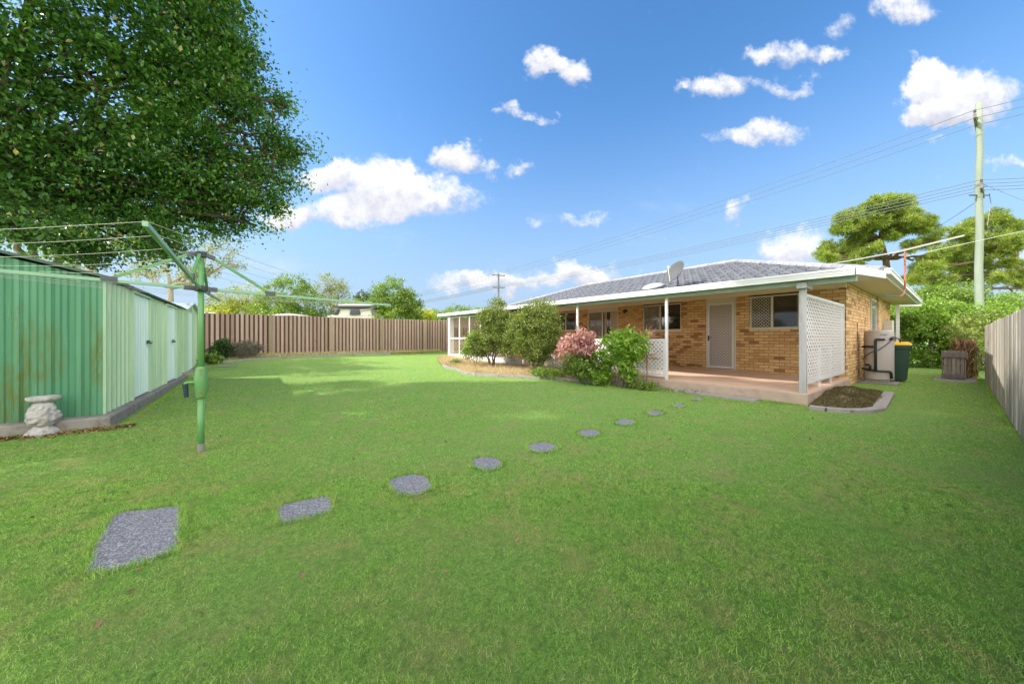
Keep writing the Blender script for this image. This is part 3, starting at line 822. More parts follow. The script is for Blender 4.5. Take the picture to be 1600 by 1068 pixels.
mb = MB(); mb.box(WX - .04, WX - .012, b - .05, b - .015, 1.12, 1.28); mb.bar((WX - .05, b - .03, 1.22), (WX - .05, b - .14, 1.22), .018, .018); mb.build('handle', M['black'], door)
mb = MB(); mb.box(WX - .06, WX + .1, y0 - .02, y1 + .02, .212, .242); mb.build('door_step', M['porchfloor'], house)
# sliding door
y0, y1 = opn(3)[0], opn(3)[1]; w3 = y1 - y0
mb = MB(); zt = 2.28
mb.box(WX + .01, WX + .09, y0, y0 + .05, .24, zt + .05); mb.box(WX + .01, WX + .09, y1 - .05, y1, .24, zt + .05); mb.box(WX + .01, WX + .09, y0 + .05, y1 - .05, zt, zt + .05)
mb.box(WX + .02, WX + .07, y0, y1, zt + .052, ZW)
ym = y0 + w3 * .50; mb.box(WX + .01, WX + .05, ym - .03, ym + .03, .26, zt)
sd = mb.build('sliding_door', M['creamframe'], house)
mb = MB(); mb.box(WX + .062, WX + .068, y0 + .05, y1 - .05, .24, zt); mb.build('pane', M['glass'], sd)
lattice_mb((WX + .012, ym + .03, .28), (0, 1, 0), (0, 0, 1), y1 - .05 - ym - .03, zt - .3, .085, .010, .004, (1, 0, 0)).build('security_grille', M['creamframe'], sd)
mb = MB(); yy = y0 + .05; k = 0
while yy < y0 + w3 * .24:
    mb.box(WX + .045 + .008 * (k % 2), WX + .052 + .008 * (k % 2), yy, yy + .045, .26, zt - .01); yy += .04; k += 1
yy = y0 + w3 * .38
while yy < y0 + w3 * .45:
    mb.box(WX + .050, WX + .056, yy, yy + .035, .26, zt - .01); yy += .04
mb.build('curtain', M['curtain'], sd)
# side window, meter box and downpipe on the side wall
mb = MB(); mb.box(15.3, 16.5, HY0 - .03, HY0 - .002, 1.4, 2.45); mb.box(15.36, 16.44, HY0 - .034, HY0 - .031, 1.46, 2.39)
swn = mb.build('window', M['creamframe'], house); swn['label'] = 'narrow side window behind the water tank'
mb = MB(); mb.box(15.37, 16.43, HY0 - .040, HY0 - .036, 1.47, 2.38); mb.build('pane', mat_glass('side_pane', (.25, .26, .28)), swn)
mb = MB(); mb.box(18.3, 18.9, HY0 - .22, HY0 - .002, 1.35, 1.85); mb.build('meter_box', M['creamframe'], house)
mb = MB(); mb.box(13.0, 13.09, HY0 - .012, HY0 - .002, 1.5, 1.62); mb.box(13.01, 13.08, HY0 - .016, HY0 - .013, 1.1, 1.5); mb.build('pipe_cover', M['rust'], house)
# soffit
EY0, EX0, EX1, EY1 = 1.0, 10.95, 21.4, 18.1
EZ = 2.62
mb = MB(); mb.box(EX0 + .02, EX1 - .02, EY0 + .02, HY0 - .003, 2.585, 2.60); mb.build('soffit', M['soffit'], house)
# roof planes with real tiles
RX, RY0, RY1, RZ = 16.35, 5.75, 13.8, 4.45
def tile_plane(e0, e1, top0, top1):
    """eave from e0 to e1, upper corners top0 (above e0) and top1: rows of lapped, rolled tiles"""
    e0, e1, top0, top1 = map(Vector, (e0, e1, top0, top1))
    u = (e1 - e0).normalized(); L = (e1 - e0).length
    nrm = (e1 - e0).cross(top0 - e0).normalized()
    if nrm.z < 0: nrm = -nrm
    up = nrm.cross(u).normalized()
    if up.z < 0: up = -up
    H = (top0 - e0).dot(up); rows = int(round(H / .32)); rh = H / rows; cols = int(L / .05)
    bm = bmesh.new()
    for r in range(rows):
        lo = []; hi = []; lip = []
        off = (r % 2) * .15
        for c in range(cols + 1):
            s = L * c / cols; ph = 2 * math.pi * (s + off) / .30
            wv = .010 * math.cos(ph) - .007 * (math.cos(ph) < -.8)
            base = e0 + u * s + up * (rh * r)
            j = .003 * mnoise.noise(Vector((s * 3, r * 3.1, 0)))
            lip.append(bm.verts.new(base + nrm * (.0 + wv * .3)))
            lo.append(bm.verts.new(base + nrm * (.055 + wv + j)))
            hi.append(bm.verts.new(base + up * rh + nrm * (.004 + wv * .9)))
        for c in range(cols):
            bm.faces.new((lip[c], lip[c + 1], lo[c + 1], lo[c])); bm.faces.new((lo[c], lo[c + 1], hi[c + 1], hi[c]))
    for (a, b) in ((e0, top0), (e1, top1)):
        ed = (b - a).normalized(); pn = ed.cross(nrm).normalized()
        mid = (top0 + top1 + e0 + e1) / 4
        if (mid - a).dot(pn) > 0: pn = -pn
        bmesh.ops.bisect_plane(bm, geom=bm.verts[:] + bm.edges[:] + bm.faces[:], plane_co=a, plane_no=pn, clear_outer=True)
    vs = [v.co.copy() for v in bm.verts]; bm.verts.index_update(); fs = [tuple(v.index for v in f.verts) for f in bm.faces]; bm.free()
    return vs, fs
mb = MB()
c00, c01, c10, c11 = (EX0, EY0, EZ + .03), (EX0, EY1, EZ + .03), (EX1, EY0, EZ + .03), (EX1, EY1, EZ + .03)
r0, r1 = (RX, RY0, RZ), (RX, RY1, RZ)
for (a, b, c, d) in ((c00, c01, r0, r1), (c10, c00, r0, r0)):
    if c is d:
        vs, fs = tile_plane(a, b, c, Vector(c))
    else: vs, fs = tile_plane(a, b, c, d)
    mb.add(vs, fs, .5)
mb.add([c10, c11, r1, r0], [(0, 1, 2, 3)]); mb.add([c11, c01, r1], [(0, 1, 2)])
roof = mb.build('roof', M['tile'], house)
mb = MB()
def caps(a, b):
    a, b = Vector(a), Vector(b); n = int((b - a).length / .36)
    for k in range(n):
        p, q = a.lerp(b, k / n), a.lerp(b, (k + 1.06) / n); lift = Vector((0, 0, .035))
        mb.tube([p + lift * .8, q + lift], [.105, .088], 8)
caps(r0, r1); caps(c00, r0); caps(c10, r0); caps(c01, r1)
mb.build('ridge_cap', M['ridge'], roof)
# main gutter round the side eave
mb = MB()
prof = lambda m, x0, x1, y0, y1, z0, z1: m.box(x0, x1, y0, y1, z0, z1)
mb.box(EX0 - .0, EX1, EY0 - .11, EY0 - .02, EZ - .02, EZ + .10); mb.box(EX0 - .0, EX1, EY0 - .125, EY0 - .11, EZ + .07, EZ + .10)
mb.box(EX0 + .0, EX1, EY0 - .02, EY0 + .015, EZ - .06, EZ + .06)
mb.build('gutter', M['gutter'], roof)
mb = MB(); mb.box(EX1 - .4, EX1 - .31, EY0 - .1, EY0 - .02, 2.46, 2.6); mb.bar((EX1 - .35, EY0 - .06, 2.5), (19.0, HY0 - .3, 2.40), .08, .07); mb.bar((19.0, HY0 - .3, 2.44), (19.0, HY0 - .3, .1), .09, .07)
mb.build('downpipe', M['white'], house)
# skylight dome on the roof
def roofz(x): return EZ + .03 + (x - EX0) / (RX - EX0) * (RZ - EZ - .03)
# ---- porch
PX = 7.60
gz = lambda y: 2.21 + (y - 1.0) / 15.6 * .12           # height of the underside of the porch gutter
PY0, PY1 = 1.0, 16.6
mb = MB(); n = 1
def run(m, x0, x1, dz0, dz1, ya=PY0, yb=PY1):
    m.add([(x0, ya, gz(ya) + dz0), (x1, ya, gz(ya) + dz0), (x1, yb, gz(yb) + dz0), (x0, yb, gz(yb) + dz0), (x0, ya, gz(ya) + dz1), (x1, ya, gz(ya) + dz1), (x1, yb, gz(yb) + dz1), (x0, yb, gz(yb) + dz1)],
          [(3, 2, 1, 0), (4, 5, 6, 7), (0, 1, 5, 4), (1, 2, 6, 5), (2, 3, 7, 6), (3, 0, 4, 7)])
run(mb, PX, PX + .10, .0, .125); run(mb, PX - .012, PX, .09, .125); run(mb, PX - .006, PX, .04, .055); run(mb, PX - .006, PX, .066, .078)
pg = mb.build('porch_gutter', M['gutter'], house)
mb = MB(); run(mb, PX + .16, PX + .22, -.085, .05); mb.build('porch_beam', M['solder'], house)
# corrugated sheet
mb = MB(); xa, xb = PX + .05, WX - .012; vs = []; fs = []; k = 0; y = PY0
prof = [(0, .0), (.03, .022), (.06, .022), (.09, 0.0)]
rows_ = []
while y < PY1:
    for dyy, h in prof:
        yy = y + dyy
        if yy > PY1: break
        rows_.append((yy, h))
    y += .15
for yy, h in rows_:
    vs += [(xa, yy, gz(yy) + .055 + h), (xb, yy, 2.68 + h)]
for i in range(len(rows_) - 1): fs.append((2 * i, 2 * i + 1, 2 * i + 3, 2 * i + 2))
mb.add(vs, fs, .5); sh = mb.build('porch_roof_sheet', M['cream'], house)
so = sh.modifiers.new('thick', 'SOLIDIFY'); so.thickness = .004
# end fascia of porch roof (side seen right) and its wide soffit
mb = MB(); mb.add([(PX, .985, 2.21), (EX0, .985, 2.50), (EX0, .985, 2.66), (PX, .985, 2.345), (PX, .955, 2.21), (EX0, .955, 2.50), (EX0, .955, 2.66), (PX, .955, 2.345)],
                  [(0, 1, 2, 3), (7, 6, 5, 4), (0, 4, 5, 1), (1, 5, 6, 2), (2, 6, 7, 3), (3, 7, 4, 0)]); mb.build('end_fascia', M['gutter'], house)
mb = MB(); mb.add([(PX + .12, .99, 2.235), (EX0, .99, 2.51), (EX0, HY0 - .05, 2.51), (PX + .12, HY0 - .05, 2.235), (PX + .12, .99, 2.228), (EX0, .99, 2.50), (EX0, HY0 - .05, 2.50), (PX + .12, HY0 - .05, 2.228)],
                  [(0, 1, 2, 3), (7, 6, 5, 4), (0, 4, 5, 1), (1, 5, 6, 2), (2, 6, 7, 3), (3, 7, 4, 0)]); mb.build('end_soffit', M['soffit'], house)
# slab
mb = MB(); mb.box(SLABX, WX - .002, SLABY0, 15.7, -.1, SLABZ); mb.build('porch_slab', M['pinkconc'], house, bevel=.012)
mb = MB(); mb.box(SLABX + .02, WX - .004, SLABY0 + .03, 15.68, SLABZ + .001, SLABZ + .005); mb.build('porch_paving', M['porchfloor'], house)
# posts
def post(yc, w, z1, mat, capb=False):
    m = MB(); m.box(SLABX + .03, SLABX + .03 + w, yc - w / 2, yc + w / 2, SLABZ + .004, z1)
    if capb: m.box(SLABX - .05, SLABX + .03 + w + .22, yc - w / 2 - .03, yc + w / 2 + .02, z1 + .002, z1 + .10)
    p = m.build('porch_post', mat, house, bevel=.004); return p
pp = post(1.685, .095, 2.08, M['oldwhite'], True); pp['label'] = 'thick flaking white corner post'
for yc in (4.2, 7.0): post(yc, .055, gz(yc) - .02, M['white'])
# end screen (faces -y)
ex0, ex1 = SLABX + .18, 11.25
mb = MB(); y = 1.665
for (a, b, c, d) in ((ex0, ex1, 1.95, 2.0), (ex0, ex1, .36, .40), (ex0, ex0 + .03, .40, 1.95), (ex1 - .04, ex1, .40, 1.95)): mb.box(a, b, y - .012, y + .04, c, d)
for k in range(3): mb.box(ex0 + .25 + k * 1.0, ex0 + .33 + k * 1.0, y + .041, y + .075, SLABZ + .006, 1.0)
es = mb.build('end_screen', M['white'], house)
lattice_mb((ex0 + .03, y, .40), (1, 0, 0), (0, 0, 1), ex1 - ex0 - .07, 1.55, .125, .028, .006, (0, 1, 0)).build('lattice', M['white'], es)
# balustrade lattices (face -x)
def balu(ya, yb):
    m = MB(); x = SLABX + .06
    m.box(x - .01, x + .035, ya, yb, 1.14, 1.18); m.box(x - .01, x + .035, ya, yb, .27, .31); m.box(x - .008, x + .03, ya, ya + .03, .31, 1.14); m.box(x - .008, x + .03, yb - .03, yb, .31, 1.14)
    b = m.build('balustrade', M['white'], house)
    lattice_mb((x, ya + .03, .31), (0, 1, 0), (0, 0, 1), yb - ya - .06,   .83, .105, .036, .008, (1, 0, 0)).build('lattice', M['white'], b)
balu(4.24, 6.96); balu(7.05, 9.6)
# enclosed screen bay at far end
def bay():
    m = MB(); x = SLABX + .02; ya, yb = 9.7, 15.6
    m.box(x, x + .05, ya, yb, .12, .42); m.box(x, x + .05, ya, yb, 1.16, 1.23)
    m.box(x - .03, x + .20, yb - .22, yb, .12, 2.25); m.box(x, x + .05, ya, yb - .2, 2.20, 2.26)
    k = yb - .22 - .95
    while k > ya: m.box(x, x + .045, k, k + .05, .42, 1.16); m.box(x, x + .045, k, k + .05, 1.23, 2.2); k -= .95
    b = m.build('screened_bay', M['white'], house)
    lattice_mb((x + .05, ya, .42), (0, 1, 0), (0, 0, 1), yb - .22 - ya, .74, .15, .012, .004, (1, 0, 0), both=False).build('screen_bars', M['cream'], b)
    m = MB(); m.box(x + .2, WX - .05, yb - .03, yb, 1.75, 2.25) ; m.box(9.6, WX-.05, yb-.03, yb, .2, 1.75); m.build('end_panel', M['white'], b)
bay()
# broken concrete at slab edge
mb = MB()
for k in range(26):
    yy = random.uniform(3.1, 5.0); xx = SLABX - random.uniform(.02, .22); r_ = random.uniform(.03, .08)
    mb.lathe((xx, yy, .0), [(r_ * 1.2, -.02), (r_ * 1.3, .02), (r_ * .9, r_ * .9), (r_ * .3, r_ * 1.2)], 6, fn=lambda t, z: 1 + .2 * math.sin(3 * t + k))
ru = tag(mb.build('concrete_rubble', M['concrete']), 'crumbling row of concrete lumps along the foot of the porch slab', 'rubble')
ru['kind'] = 'stuff'
mb = MB(); mb.box(SLABX - .28, SLABX - .02, 2.3, 3.6, -.02, .035)
tag(mb.build('paver_strip', M['kerb'], bevel=.008), 'narrow concrete strip lying in the grass against the porch slab', 'paver')

# wall light
wl = thing('wall_light', (WX - .02, ow(979), 2.25), 'small black wall lamp on the brick beside the sliding door', 'wall lamp')
mb = MB(); y = ow(979); mb.lathe((WX - .01, y, 2.27), [(.045, -.01), (.05, 0), (.03, .02)], 12, axis=(-1, 0, 0)); mb.bar((WX - .02, y, 2.27), (WX - .12, y, 2.29), .02, .02); mb.build('bracket', M['black'], wl)
mb = MB(); mb.lathe((WX - .13, y, 2.17), [(.03, 0), (.055, .02), (.065, .10), (.03, .14)], 12); mb.build('lamp_shade', M['black'], wl)

# ------------------------------------------------------------------ satellite dish and skylight
dp = D(1052, 430, 10.9)
dx_ = 11.75; 
zc = roofz(dx_)
dd_ = D(1057, 427, dx_ / ray(1057)[0]); yd = dd_.y
dish = thing('satellite_dish', (dx_, yd, zc), 'grey satellite dish tilted on the tiled roof above the porch gutter', 'satellite dish')
ax = Vector((.30, -.80, .42)).normalized() * -1
ax = Vector((-.62, -.62, .40)).normalized()
toCam = Vector((-dd_.x, -dd_.y, 0)).normalized()
side = Vector((0, 0, 1)).cross(toCam)
ax = (toCam * .62 - side * .66 + Vector((0, 0, .50))).normalized()
mb = MB(); q = ax.to_track_quat('Z', 'Y'); vs = []; fs = []; nr, na = 8, 32
for i in range(nr + 1):
    r_ = .44 * i / nr
    for k in range(na):
        t = 2 * math.pi * k / na; vs.append(dd_ + q @ Vector((r_ * .9 * math.cos(t), r_ * math.sin(t), .9 * r_ * r_ - .05)))
for i in range(nr):
    for k in range(na): k2 = (k + 1) % na; fs.append((i * na + k, i * na + k2, (i + 1) * na + k2, (i + 1) * na + k))
mb.add(vs, fs); o = mb.build('reflector', M['dish'], dish, smooth=True); o.modifiers.new('t', 'SOLIDIFY').thickness = .012
mb = MB(); feed = dd_ + ax * .42 + Vector((0, 0, .02)); low = dd_ + q @ Vector((0, -.33, .04)) 
lowp = min((dd_ + q @ Vector((.38 * math.cos(t), .43 * math.sin(t), .1)) for t in np.linspace(0, 6.28, 30)), key=lambda v: v.z)
mb.tube([lowp, feed], .010, 6); mb.tube([feed, feed + (dd_ - feed).normalized() * .09], .025, 8); mb.build('feed_arm', M['creamframe'], dish)
mb = MB(); back = dd_ - ax * .06; ft = Vector((dx_ + .12, yd + .02, roofz(dx_ + .12) + .03))
mb.tube([back, back + Vector((.02, 0, -.10)), ft], .018, 8); mb.box(ft.x - .08, ft.x + .08, ft.y - .05, ft.y + .05, ft.z - .01, ft.z + .02); mb.tube([back + Vector((.0, 0, -.12)), ft + Vector((-.25, -.2, -.08))], .010, 6)
mb.build('mount', M['darkmetal'], dish)
sx = 12.2; a = ray(1021); Zs = sx / a[0]; sy = a[1] * Zs; sz = roofz(sx)
slope = math.atan2(RZ - EZ, RX - EX0)
sk = thing('skylight', (sx, sy, sz), 'low white domed skylight on the roof tiles left of the satellite dish', 'skylight')
mb = MB(); axs = Vector((-math.sin(slope), 0, math.cos(slope)))
mb.lathe((sx, sy, sz), [(.43, -.02), (.43, .09), (.41, .10)], 28, axis=axs); mb.build('rim', M['darkmetal'], sk)
mb = MB(); mb.lathe((sx, sy, sz), [(.415, .101), (.40, .14), (.30, .20), (.16, .235), (.03, .245)], 28, axis=axs); mb.build('dome', M['skylight'], sk, smooth=True)

# ------------------------------------------------------------------ water tank (hot water) and bin
tc_ = G(1375, 597, .07); TX, TY = 13.25, 1.29
tk = thing('hot_water_tank', (TX, TY, 0), 'beige cylindrical hot water tank with black pipes against the brick side wall', 'water tank')
mb = MB(); r_ = .28
mb.lathe((TX, TY, 0), [(r_ * .9, .10), (r_, .12), (r_, 1.33), (r_ * .985, 1.345), (r_ * .975, 1.35), (r_, 1.355), (r_, 1.37), (r_ * .96, 1.40), (r_ * .4, 1.42)], 40); mb.build('tank', M['tank'], tk, smooth=False)
mb = MB(); mb.box(TX - .42, TX + .36, TY - .36, TY + .40, -.03, .045); mb.box(TX - .25, TX + .25, TY - .22, TY + .22, .046, .098); mb.build('base_slab', M['concrete'], tk, bevel=.01)
# badge-like raised marks on the tank
tocam = Vector((-TX, -TY, 0)).normalized(); tsd = Vector((0, 0, 1)).cross(tocam)          # tsd points to the picture's right
def on_tank(a, z, off=.03):
    """point on the tank surface, a = -1..1 across as seen from the lawn"""
    th = math.asin(max(-1, min(1, a))); d = tocam * math.cos(th) + tsd * math.sin(th)
    return Vector((TX, TY, z)) + d * (r_ + off)
mb = MB()
def pipe(path, rad=.028): mb.tube([on_tank(a, z * .92) for a, z in path], rad, 8)
pipe([(.35, 1.27), (.1, 1.27), (-.12, 1.27), (-.16, 1.26), (-.18, 1.22), (-.18, .95), (-.18, .38)])
pipe([(-.18, 1.06), (-.5, 1.06), (-.85, 1.06), (-.97, 1.05)])
pipe([(-.95, .41), (-.6, .39), (-.2, .375), (.3, .375), (.62, .37), (.70, .33), (.74, .17)])
pipe([(-.5, .40), (-.5, .52), (-.62, .54), (-.75, .53)], .026)
pipe([(.68, 1.27), (.76, 1.30), (.84, 1.32)], .035)
mb.build('pipe', M['black'], tk, smooth=True)
mb = MB(); mb.tube([on_tank(a, z * .92, .045) for a, z in [(-.9, .68), (-.72, .80), (-.4, .90), (.0, .97), (.35, 1.09), (.6, 1.2), (.8, 1.30)]], .009, 6)
mb.build('cable', M['black'], tk, smooth=True)
mb = MB(); mb.tube([on_tank(.86, 1.21, .05), on_tank(1, 1.17, .10), on_tank(1, 1.14, .18)], .016, 6); mb.tube([on_tank(.98, 1.18, .08), on_tank(1, 1.09, .10)], .014, 6); mb.build('valve', M['darkmetal'], tk)
# small raised badge with grey marks
mb = MB()
for k in range(4):
    p = on_tank(.12 + k * .12, 1.29, .002); qn = tsd * .012; mb.bar(p - qn, p + qn, .004, .028)
mb.build('badge', mat_plain('badge_grey', (.20, .19, .20), .4), tk)

BX, BY = 14.3, 1.07
bn = thing('wheelie_bin', (BX, BY, 0), 'dark green wheelie bin with yellow lid behind the hot water tank', 'wheelie bin')
def frus(m, c, z0, z1, a0, b0, a1, b1):
    x, y = c; m.add([(x - a0, y - b0, z0), (x + a0, y - b0, z0), (x + a0, y + b0, z0), (x - a0, y + b0, z0), (x - a1, y - b1, z1), (x + a1, y - b1, z1), (x + a1, y + b1, z1), (x - a1, y + b1, z1)],
                    [(3, 2, 1, 0), (4, 5, 6, 7), (0, 1, 5, 4), (1, 2, 6, 5), (2, 3, 7, 6), (3, 0, 4, 7)])
mb = MB(); frus(mb, (BX, BY), .04, .98, .21, .20, .27, .26); frus(mb, (BX, BY), .90, 1.0, .285, .275, .29, .285); mb.box(BX - .18, BX + .18, BY - .34, BY - .286, .96, 1.0); mb.build('bin_body', M['binbody'], bn, bevel=.015)
mb = MB(); frus(mb, (BX, BY), 1.002, 1.06, .30, .295, .285, .28); frus(mb, (BX, BY), 1.06, 1.10, .285, .28, .2, .2); mb.build('lid', M['binlid'], bn, bevel=.015)
wmb = MB(); wmb.tube([(BX - .26, BY + .2, .1), (BX - .21, BY + .2, .1)], .1, 14); wmb.build('wheel', M['black'], bn)
wmb = MB(); wmb.tube([(BX + .21, BY + .2, .1), (BX + .26, BY + .2, .1)], .1, 14); wmb.build('wheel', M['black'], bn)

# ------------------------------------------------------------------ sheds
def rib_wall(p, q, z0, z1, mat, name, parent, pitch=.19, rib=.022, ztop=None, edge=None, r=None):
    """ribbed sheet from p to q (xy), outward normal to the right of p->q"""
    p, q = Vector((*p, 0)), Vector((*q, 0)); d = (q - p); L = d.length; d.normalize(); nrm = Vector((d.y, -d.x, 0))
    prof = []; s = 0; k = 0
    n = max(1, round(L / pitch)); pitch = L / n
    for i in range(n):
        s = i * pitch
        prof += [(s, 0), (s + pitch * .10, rib), (s + pitch * .26, rib), (s + pitch * .36, 0), (s + pitch * .52, 0), (s + pitch * .56, rib * .3), (s + pitch * .60, 0), (s + pitch * .76, 0), (s + pitch * .80, rib * .3), (s + pitch * .84, 0)]
    prof.append((L, 0)); mb = MB(); 
    for i in range(len(prof) - 1):
        (a, ha), (b, hb) = prof[i], prof[i + 1]
        za = z1 if ztop is None else ztop(a / L); zb = z1 if ztop is None else ztop(b / L)
        A, B = p + d * a + nrm * ha, p + d * b + nrm * hb
        mb.add([(A.x, A.y, z0), (B.x, B.y, z0), (B.x, B.y, zb), (A.x, A.y, za)], [(0, 1, 2, 3)], r=(hash((round(p.x, 1), i // 10)) % 97) / 97)
    o = mb.build(name, mat, parent); o.modifiers.new('t', 'SOLIDIFY').thickness = -.004; return o
SX, SY0 = -1.65, 6.95
sy = lambda px: SX / ray(px)[0] * ray(px)[1]
SY1 = sy(284)
print('shed', SY1, sy(202), sy(231), sy(256), sy(273))
shed = thing('garden_shed', (SX - 1.4, SY0, 0), 'long green ribbed steel shed with two pale doors on a concrete slab', 'shed')
mb = MB(); mb.box(SX - 3.1, SX + .12, SY0 - .22, SY1 + .1, -.1, .175); mb.build('shed_slab', M['concrete'], shed, bevel=.02)
SRX, SRZ = SX - 1.45, 2.36
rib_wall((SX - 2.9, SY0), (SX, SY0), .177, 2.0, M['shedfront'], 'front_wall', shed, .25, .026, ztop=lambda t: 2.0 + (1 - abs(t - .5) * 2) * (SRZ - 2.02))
ztw = 1.99
segs = [(SY0, sy(202), 'w'), (sy(202), sy(231), 'd'), (sy(231), sy(256), 'w'), (sy(256), sy(273), 'd'), (sy(273), SY1, 'w')]
for a, b, k in segs:
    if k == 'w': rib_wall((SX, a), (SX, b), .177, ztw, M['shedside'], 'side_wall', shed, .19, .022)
    else:
        dd2 = rib_wall((SX + .006, a + .012), (SX + .006, b - .012), .20, ztw - .05, M['sheddoor'], 'door', shed, .16, .014)
        dd2['label'] = 'near pale double door of the shed' if a < 10 else 'far pale door of the shed'
        m = MB(); m.box(SX + .0, SX + .05, a, a + .02, .178, ztw - .03); m.box(SX, SX + .05, b - .02, b, .178, ztw - .03); m.box(SX, SX + .05, a + .02, b - .02, ztw - .045, ztw - .01); m.build('door_frame', M['shedside'], dd2)
        m = MB(); yc = a + .82 * (b - a) if a < 10 else (a + b) / 2 + .1; m.box(SX + .03, SX + .06, yc - .02, yc + .06, 1.1, 1.16); m.bar((SX + .07, yc, 1.1), (SX + .07, yc + .12, 1.12), .015, .02); m.build('handle', M['darkmetal'], dd2)
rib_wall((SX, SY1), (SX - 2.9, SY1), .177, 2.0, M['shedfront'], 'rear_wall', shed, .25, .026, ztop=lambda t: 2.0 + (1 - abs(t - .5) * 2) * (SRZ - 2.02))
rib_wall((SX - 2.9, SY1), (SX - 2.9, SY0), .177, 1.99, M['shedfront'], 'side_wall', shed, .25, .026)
mb = MB(); th = .02
mb.add([(SX + .07, SY0 - .09, 1.995), (SRX, SY0 - .09, SRZ + .03), (SRX, SY1 + .08, SRZ + .03), (SX + .07, SY1 + .08, 1.995)], [(0, 1, 2, 3)])
mb.add([(SX - 2.97, SY0 - .09, 1.995), (SRX, SY0 - .09, SRZ + .03), (SRX, SY1 + .08, SRZ + .03), (SX - 2.97, SY1 + .08, 1.995)], [(3, 2, 1, 0)])
rf = mb.build('roof', M['shedroof'], shed); rf.modifiers.new('t', 'SOLIDIFY').thickness = .035
# gable trim, dark
# second shed beyond
s2 = thing('small_shed', (-2.9, 14.6, terr(0, 14.6)), 'smaller green gabled steel shed with a white door behind the long shed', 'shed')
qx, qy0, qy1 = -1.72, 13.95, 16.6; g0 = .12
mb = MB(); mb.box(qx - 2, qx + .35, qy0 - .1, qy1 + .2, .0, g0 + .06); mb.build('shed_slab', M['kerb'], s2)
rib_wall((qx - 1.9, qy0), (qx, qy0), g0 + .06, 2.1, M['shedside'], 'front_wall', s2, .19, .02)
apz = lambda t: 2.08 + (1 - abs(t - .5) * 2) * .25
rib_wall((qx, qy0), (qx, qy0 + .75), g0 + .06, 2.1, M['shedside'], 'side_wall', s2, .19, .02, ztop=lambda t: apz(t * .34))
rib_wall((qx, qy0 + 1.45), (qx, qy1), g0 + .06, 2.1, M['shedside'], 'side_wall', s2, .19, .02, ztop=lambda t: apz(.66 + t * .34))
dd3 = rib_wall((qx + .004, qy0 + .76), (qx + .004, qy0 + 1.44), g0 + .08, 2.02, M['sheddoor'], 'door', s2, .17, .012)
mb = MB(); mb.box(qx - .03, qx - .004, qy0 + .7, qy0 + 1.5, 2.02, 2.28); mb.build('gable', M['shedside'], s2)
mb = MB(); ym = (qy0 + qy1) / 2
mb.add([(qx + .1, qy0 - .06, 2.08), (qx + .1, ym, 2.37), (qx - 2, ym, 2.37), (qx - 2, qy0 - .06, 2.08)], [(0, 1, 2, 3)])
mb.add([(qx + .1, qy1 + .06, 2.08), (qx + .1, ym, 2.37), (qx - 2, ym, 2.37), (qx - 2, qy1 + .06, 2.08)], [(3, 2, 1, 0)])
o = mb.build('roof', mat_plain('pale_shed_roof', (.45, .52, .50), .5), s2); o.modifiers.new('t', 'SOLIDIFY').thickness = .03
# pile of fallen leaves at the foot of the shed
x = rng.uniform(-4.5, -1.3, 2600); y = 6.74 - np.abs(rng.normal(0, .10, 2600))
o = leaf_mesh('fallen_leaves', np.stack([x, y, np.full(2600, .02) + rng.uniform(0, .03, 2600)], 1), .05, M['deadleaf'], None, up=1.2, aspect=.5); tag(o, 'brown fallen leaves strewn along the foot of the shed slab', 'fallen leaves', kind='stuff')

n = 420; x = rng.uniform(-1.2, 7.2, n); y = rng.uniform(1.0, 10.5, n)
ok = ~np.array([any(inside((a, b), p) for p in [bed_poly]) for a, b in zip(x, y)]); x, y = x[ok], y[ok]
o = leaf_mesh('lawn_litter', np.stack([x, y, terr_v(x, y) + .016], 1), .032, M['deadleaf'], None, up=1.5, aspect=.5, loc=(0, 0, 0)); tag(o, 'scattered dead leaves lying in the turf', 'fallen leaves', kind='stuff')
# ------------------------------------------------------------------ cast stone pedestal
pc = G(66, 683); pc = Vector((pc[0], pc[1] + .02, 0))
um = thing('garden_pedestal', pc, 'weathered white cast stone pedestal with broken top beside the shed', 'pedestal')
sc = .98
def rough_fn(a, b, c):
    return lambda t, z: 1 + a * math.sin(b * t + z * 25 + c) + .19 * mnoise.noise(Vector((math.cos(t) * 3.4, math.sin(t) * 3.4, z * 26 + c * 5)))
def dense(prof, k=4):
    out = []
    for (a, b) in zip(prof[:-1], prof[1:]):
        for i in range(k): t = i / k; out.append((a[0] + (b[0] - a[0]) * t, a[1] + (b[1] - a[1]) * t))
    return out + [prof[-1]]
mb = MB(); mb.lathe(pc, dense([(.125, -.02), (.13, .04), (.115, .085), (.085, .115), (.07, .14)]), 40, fn=rough_fn(.02, 9, 0)); mb.build('foot', M['stonewhite'], um, smooth=True)
mb = MB(); mb.lathe(pc, dense([(.065, .135), (.10, .155), (.125, .21), (.128, .265), (.11, .32), (.095, .365), (.08, .40), (.055, .425)], 5), 48, fn=rough_fn(.07, 5, .5)); mb.build('carved_body', M['stonewhite'], um, smooth=True)
mb = MB(); mb.lathe(pc, dense([(.055, .42), (.10, .44), (.115, .46), (.112, .49), (.09, .497), (.04, .48)], 3), 40, fn=lambda t, z: 1 + .14 * math.sin(2 * t + 1) + .08 * math.sin(5 * t) + .12 * mnoise.noise(Vector((math.cos(t) * 3, math.sin(t) * 3, z * 20)))); mb.build('rim', M['stonewhite'], um, smooth=True)

